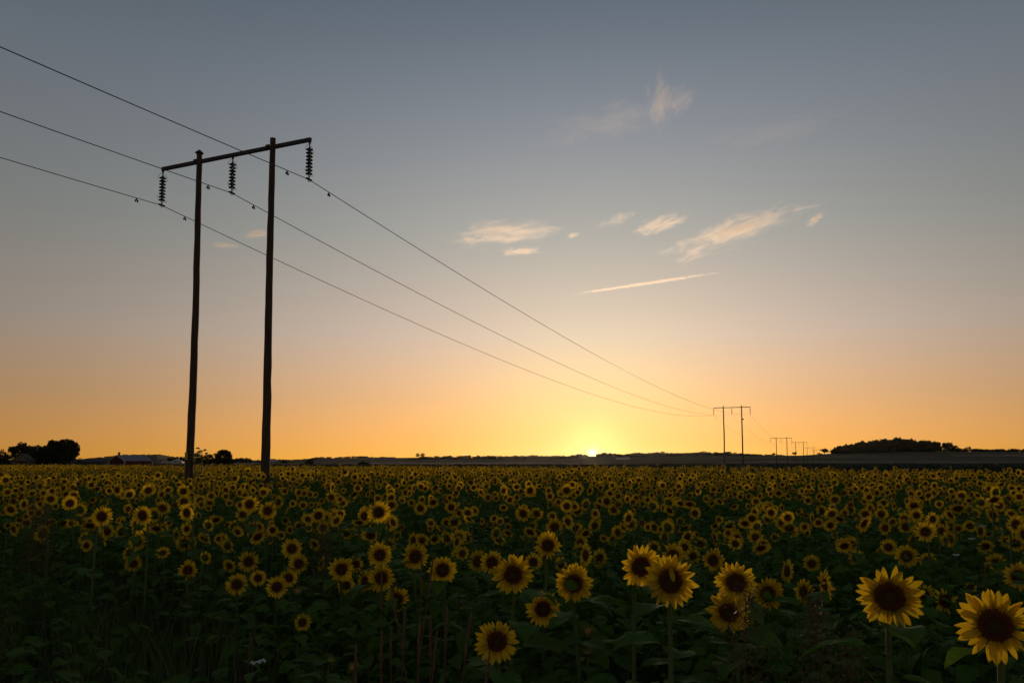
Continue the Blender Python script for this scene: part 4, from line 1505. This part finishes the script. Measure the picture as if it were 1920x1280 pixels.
# ------------------------------------------------------------------ green crop belt beyond the flowers
def crop_belt():
    r = np.random.default_rng(77)
    h = Heap()
    tpl = []
    for k in range(4):
        mb = MB()
        rnd = random.Random(k)
        for i in range(7):
            a = rnd.uniform(0, 6.28); z = rnd.uniform(.55, 1.0)
            V = np.array([(.0, 0, 0), (.16, -.09, .05), (.33, 0, -.03), (.16, .09, .05)])
            R = np.array(Matrix.Rotation(a, 3, 'Z') @ Matrix.Rotation(-rnd.uniform(-.1, .6), 3, 'Y'))
            mb.add([R @ v + np.array((0, 0, z)) for v in V], [(0, 1, 2), (0, 2, 3)])
        tpl.append(mb_arrays(mb))
    far_x, far_y = [-400, 1120, 1330, 2300], [255, 255, 430, 430]
    for (y0, y1, step, sc) in ((33, 95, .72, 1.15), (95, 200, 1.6, 2.2), (200, 430, 3.6, 4.6)):
        X, Y = np.meshgrid(np.arange(-y1, y1, step), np.arange(y0, y1, step))
        X = X.ravel() + r.uniform(-.5, .5, X.size) * step; Y = Y.ravel() + r.uniform(-.5, .5, Y.size) * step
        px = 960 + FPX * X / Y
        m = (px > -160) & (px < 2080) & (Y > np.interp(px, EDGE_X, EDGE_Y)) & (Y < np.interp(px, far_x, far_y))
        X, Y = X[m], Y[m]
        n = len(X)
        hz = r.normal(1.05, .06, n) + (value_noise(X, Y, 14, 5) - .5) * .12
        pick = r.integers(0, 4, n)
        for k in range(4):
            q_ = pick == k
            S_ = np.stack([np.full(q_.sum(), sc), np.full(q_.sum(), sc), hz[q_]], 1)
            h.put(tpl[k], rotz(r.uniform(0, 6.28, q_.sum())) * S_[:, :, None].transpose(0, 2, 1).repeat(3, 1) if False else rotz(r.uniform(0, 6.28, q_.sum())) * S_[:, :, None], np.stack([X[q_], Y[q_], np.zeros(q_.sum())], 1))
        print('belt', y0, n)
    o = h.build('crop', M['crop'])
    tag(o, 'dark green belt of leafy crop without flowers behind the sunflowers', 'crop', kind='stuff')
    # closed canopy under the leaf tips
    pxs = np.linspace(-160, 2080, 90)
    V, F = [], []
    K_ = 14
    for px in pxs:
        e = np.interp(px, EDGE_X, EDGE_Y)
        for Y in np.concatenate([[e + .6], e + (np.interp(px, far_x, far_y) - e) * np.linspace(.004, 1, K_ - 1) ** 1.6]):
            V.append(((px - 960) / FPX * Y, Y, .80))
    for i in range(len(pxs) - 1):
        for k in range(K_ - 1):
            a, b = i * K_ + k, (i + 1) * K_ + k
            F += [(a, b, b + 1), (a, b + 1, a + 1)]
    o = link('crop_canopy', tri_mesh('crop_canopy', np.array(V), np.array(F), M['crop']))
    tag(o, kind='structure')


crop_belt()


# ------------------------------------------------------------------ weeds and grass along the near edge
def blades(name, mat_, n, hmin, hmax, region, seed, label, w=.006):
    r = np.random.default_rng(seed)
    mb = MB()
    mb.add([(-1, 0, 0), (1, 0, 0), (-.8, .02, .4), (.8, .02, .4), (-.45, .12, .75), (.45, .12, .75), (0, .3, 1)], [(0, 1, 3, 2), (2, 3, 5, 4), (4, 5, 6)])
    tpl = mb_arrays(mb)
    px = r.uniform(region[0], region[1], n)
    Y = r.uniform(region[2] ** .7, region[3] ** .7, n) ** (1 / .7)
    X = (px - 960) / FPX * Y
    keep = (value_noise(X, Y, .55, seed) > .38) & (r.random(n) < np.interp(px, region[4], region[5]))
    X, Y = X[keep], Y[keep]
    n = len(X)
    h = r.uniform(hmin, hmax, n) * (.6 + .6 * value_noise(X, Y, .9, seed + 1))
    S_ = np.stack([np.full(n, w) * r.uniform(.6, 1.3, n), h * r.uniform(.4, 1.4, n), h], 1)
    hp = Heap()
    hp.put(tpl, rotz(r.uniform(0, 6.28, n)) * S_[:, None, :], np.stack([X, Y, np.zeros(n)], 1))
    o = hp.build(name, mat_)
    tag(o, label, 'grass', kind='stuff')


blades('grass', M['grass'], 34000, .25, .75, (-700, 2500, 2.6, 9.5, [-700, 350, 700, 1000, 2500], [1, 1, .6, .25, .2]), 51, 'dark green grass along the near edge of the field')
blades('dry_grass', M['straw'], 2600, .45, .95, (-200, 2000, 3.2, 8.5, [-200, 100, 420, 800, 2000], [.25, .6, .8, .25, .06]), 52, 'dry straw-coloured grass stalks among the green grass', w=.004)


def undergrowth():
    r = np.random.default_rng(61)
    hp = Heap()
    n = 54000
    Y = 2.4 + 31 * r.random(n) ** 1.3
    X = r.uniform(-1, 1, n) * (.67 * Y + 2.0)
    px = 960 + FPX * X / Y
    dens = np.where(Y > 10, .9, np.interp(px, [-150, 300, 600, 1000, 2100], [.6, .7, .85, 1, 1])) * np.where(value_noise(X, Y, .8, 17) > .36, 1, .15)
    m = r.random(n) < dens
    X, Y, px = X[m], Y[m], px[m]; n = len(X)
    top = np.where(Y > 10, .8, np.interp(px, [-150, 300, 600, 1000, 2100], [.55, .6, .66, .78, .85])) * (.72 + .5 * value_noise(X, Y, 1.2, 18))
    z = r.uniform(.12, 1, n) ** .7 * top
    s = r.uniform(.07, .17, n) * np.where(Y > 11, 1.35, 1)
    R = rotz(r.uniform(0, 6.28, n)) @ roty(r.uniform(-.6, .5, n)) @ rotx(r.uniform(-.5, .5, n))
    pick = r.integers(0, 4, n)
    for k in range(4):
        q_ = pick == k
        hp.put(LEAF_SIMPLE[k], R[q_] * s[q_][:, None, None], np.stack([X[q_], Y[q_], z[q_]], 1))
    # thin weed stems
    m2 = r.random(n) < .17
    mb = MB(); mb.tube([(0, 0, 0), (.02, .01, .5), (.0, .03, 1)], [.004, .003, .0015], 3, caps=False)
    k = m2.sum()
    S_ = np.stack([np.ones(k), np.ones(k), top[m2] * r.uniform(.8, 1.25, k)], 1)
    hp.put(mb_arrays(mb), rotz(r.uniform(0, 6.28, k)) * S_[:, :, None], np.stack([X[m2], Y[m2], np.zeros(k)], 1))
    o = hp.build('undergrowth', M['weedleaf'], smooth=True)
    tag(o, 'dark leafy undergrowth between the sunflower stems', 'undergrowth', kind='stuff')


undergrowth()


def dock_weed(px, top, Y, label, lean=0.0, dense=1.0, plume=False, seed=0):
    r = random.Random(seed)
    p = at(px, top, Y)
    H = max(p.z, .4)
    root = empty('dry_weed', (p.x - lean * H, Y, 0))
    tag(root, label, 'weed', 'dry weeds at the field edge')
    mb = MB()
    spine = [(lean * H * (t ** 1.4), r.uniform(-.006, .006), H * t) for t in np.linspace(0, 1, 9)]
    mb.tube(spine, [.006 - .004 * t for t in np.linspace(0, 1, 9)], 5)
    mb.build('stem', M['dock'], root, True)
    if not plume:                                   # a long dense spike
        mb = MB()
        t0 = r.uniform(.78, .85)
        r_spike = .0062
        ts = np.linspace(t0, 1.0, 16)
        mb.tube([(lean * H * t ** 1.4 + r.uniform(-.002, .002), r.uniform(-.002, .002), H * t) for t in ts],
                [r_spike * dense * min(1, (t - t0) * 30 + .25) * min(1, (1.03 - t) * 14) * r.uniform(.8, 1.15) for t in ts], 8)
        mb.build('seed_head', M['dock'], root, True)
        return root
    rng = np.random.default_rng(seed)
    n = int(1500 * dense)
    t = rng.uniform(.42, 1, n)
    w = .10 * (1.08 - t) / .6 + .006
    P_ = np.stack([lean * H * t ** 1.4 + rng.normal(0, 1, n) * w, rng.normal(0, 1, n) * w, H * t + rng.uniform(-.02, .05, n)], 1)
    u = rng.normal(size=(n, 3)) * .0045; v = rng.normal(size=(n, 3)) * .0022
    V = np.stack([P_ - u, P_ + v, P_ + u, P_ - v], 1).reshape(-1, 3)
    i = np.arange(n)[:, None] * 4
    o = link('seed_head', tri_mesh('seed_head', V, np.concatenate([i + [0, 1, 2], i + [0, 2, 3]]), M['straw']), root)
    o['kind'] = 'stuff'
    if plume:
        mb = MB()
        for k in range(12):
            a = r.uniform(0, 6.28); z = H * r.uniform(.42, .9); L = .16 * (1.15 - z / H)
            x0 = lean * H * (z / H) ** 1.4
            mb.tube([(x0, 0, z), (x0 + cos(a) * L * .6, sin(a) * L * .6, z + L * .7), (x0 + cos(a) * L, sin(a) * L, z + L * 1.5)], [.002, .0015, .001], 3)
        mb.build('side_branches', M['dock'], root)
    return root


WEEDS = [
    (1398, 1105, 3.0, 'feathery brown weed plume before the long oval sunflower', .02, 1.0, True),
    (1528, 1135, 3.0, 'pale fluffy weed plume before the sunflower turned away', -.03, 1.3, True),
    (1600, 1195, 2.8, 'short brownish weed plume beside the second largest sunflower', .05, .9, True),
    (610, 990, 7.0, 'tall grey weed plume behind the cluster-leading sunflower', .0, 1.2, True),
    (62, 945, 8.5, 'greyish weed plume outermost at the field corner', .02, 1.3, True),
    (88, 950, 8.3, 'second greyish weed plume at the field corner', -.02, 1.3, True),
    (716, 1062, 4.4, 'dark upright spike crossing the dark-stalk sunflower centre', .0, .8, False),
    (791, 1036, 4.3, 'upright spike crossing the edge of a full sunflower', .01, 1.0, False),
    (812, 1048, 4.2, 'leaning spike across the petals of the round full sunflower', .10, .9, False),
    (733, 1100, 3.9, 'brown spike leaning across the nodding sunflower', -.14, 1.0, False),
    (787, 1166, 3.6, 'tallest reddish spike in the grass under the nodding sunflower', .02, 1.1, False),
    (760, 1140, 3.8, 'brown spike just below the nodding sunflower', .03, .9, False),
    (716, 1182, 3.6, 'tan spike low down, beside a leafy stem under the dark-stalk sunflower', .0, 1.0, False),
    (733, 1172, 3.7, 'tan spike standing close to another under the nodding sunflower', -.01, .9, False),
    (808, 1152, 3.7, 'straight reddish spike under the round full sunflower', .0, 1.0, False),
    (838, 1134, 3.7, 'straight brown spike between the round full and lowest big sunflowers', .02, 1.0, False),
    (820, 1180, 3.5, 'slanting reddish spike beside the straight ones', .07, 1.0, False),
    (884, 1146, 3.5, 'slanting reddish spike above the lowest big sunflower petals', .10, 1.0, False),
    (918, 1218, 3.2, 'thin spike leaning over the edge of the lowest big sunflower', .08, .8, False),
    (668, 1205, 3.4, 'short tan spike alone, low in the grass', .01, 1.1, False),
    (480, 960, 8.2, 'dark dead stalk among the flowers near the big pylon', .0, 1.0, False),
    (470, 1185, 4.2, 'dark thin weed in the grass under the small edge sunflowers', .03, .8, False),
]
for i, (px, top, Y, lab, lean, dn, pl) in enumerate(WEEDS):
    dock_weed(px, top, Y, lab, lean, dn, pl, 300 + i)


def umbel(px, top, Y, label, seed):
    """tall weed with flat sprigs"""
    r = random.Random(seed)
    p = at(px, top, Y)
    root = empty('tall_weed', (p.x, Y, 0))
    tag(root, label, 'weed')
    H = p.z
    mb = MB(); mb.tube([(0, 0, 0), (.03, 0, H * .5), (0, 0, H * .92)], [.03, .02, .012], 6); mb.build('stem', M['dock'], root, True)
    for k in range(9):
        z = H * (.72 + .03 * k); s = 1 if k % 2 else -1
        L = r.uniform(.12, .26)
        mb = MB()
        mb.tube([(0, 0, z), (s * L * .7, 0, z + .03), (s * L, 0, z + .06)], [.01, .007, .005], 4)
        for q_ in range(6):
            c = Vector((s * L * r.uniform(.5, 1.2), r.uniform(-.05, .05), z + .07 + r.uniform(-.02, .03)))
            mb.box(c, (.06, .05, .03), Matrix.Rotation(r.uniform(0, 3), 3, 'Z'))
        mb.build('sprig', M['weedleaf'], root)


umbel(366, 842, 31.0, 'bushy tall weed close beside the capped pylon pole', 1)
umbel(379, 839, 31.5, 'slender branched weed standing clear of the capped pylon pole', 2)


def yarrow(px, py, Y, label, seed):
    r = random.Random(seed)
    p = at(px, py, Y)
    root = empty('white_wildflower', (p.x, Y, 0))
    tag(root, label, 'wildflower', 'white wildflowers')
    mb = MB(); mb.tube([(0, 0, 0), (0, .01, p.z)], [.004, .002], 4); mb.build('stem', M['stem'], root)
    mb = MB()
    for k in range(14):
        a = r.uniform(0, 6.28); rr_ = .035 * math.sqrt(r.random())
        mb.lathe([(0, -.006), (.008, 0), (.006, .006), (0, .008)], 6, 0, (rr_ * cos(a), rr_ * sin(a), p.z + r.uniform(-.003, .006)))
    o = mb.build('blossom', M['yarrow'], root)
    o['kind'] = 'stuff'


yarrow(485, 1241, 4.3, 'white flat wildflower low in the front grass', 1)
yarrow(1842, 986, 9.0, 'white wildflower in the dark gap, uppermost of three', 2)
yarrow(1822, 1010, 8.2, 'white wildflower in the dark gap, below the uppermost', 3)
yarrow(1790, 1040, 7.2, 'white wildflower lowest in the dark gap', 4)


# ------------------------------------------------------------------ evening haze
def haze(density):
    m = bpy.data.materials.new('haze')
    m.use_nodes = True
    n, l = m.node_tree.nodes, m.node_tree.links
    n.remove(n['Principled BSDF'])
    v = n.new('ShaderNodeVolumePrincipled')
    v.inputs['Color'].default_value = (1, .96, .92, 1)
    v.inputs['Density'].default_value = density
    v.inputs['Anisotropy'].default_value = .84
    l.new(v.outputs[0], n['Material Output'].inputs['Volume'])
    mb = MB()
    mb.box((0, 1250, 34.5), (10100, 7600, 71))
    o = mb.build('haze', m)
    tag(o, kind='stuff')


haze(0.75e-5)
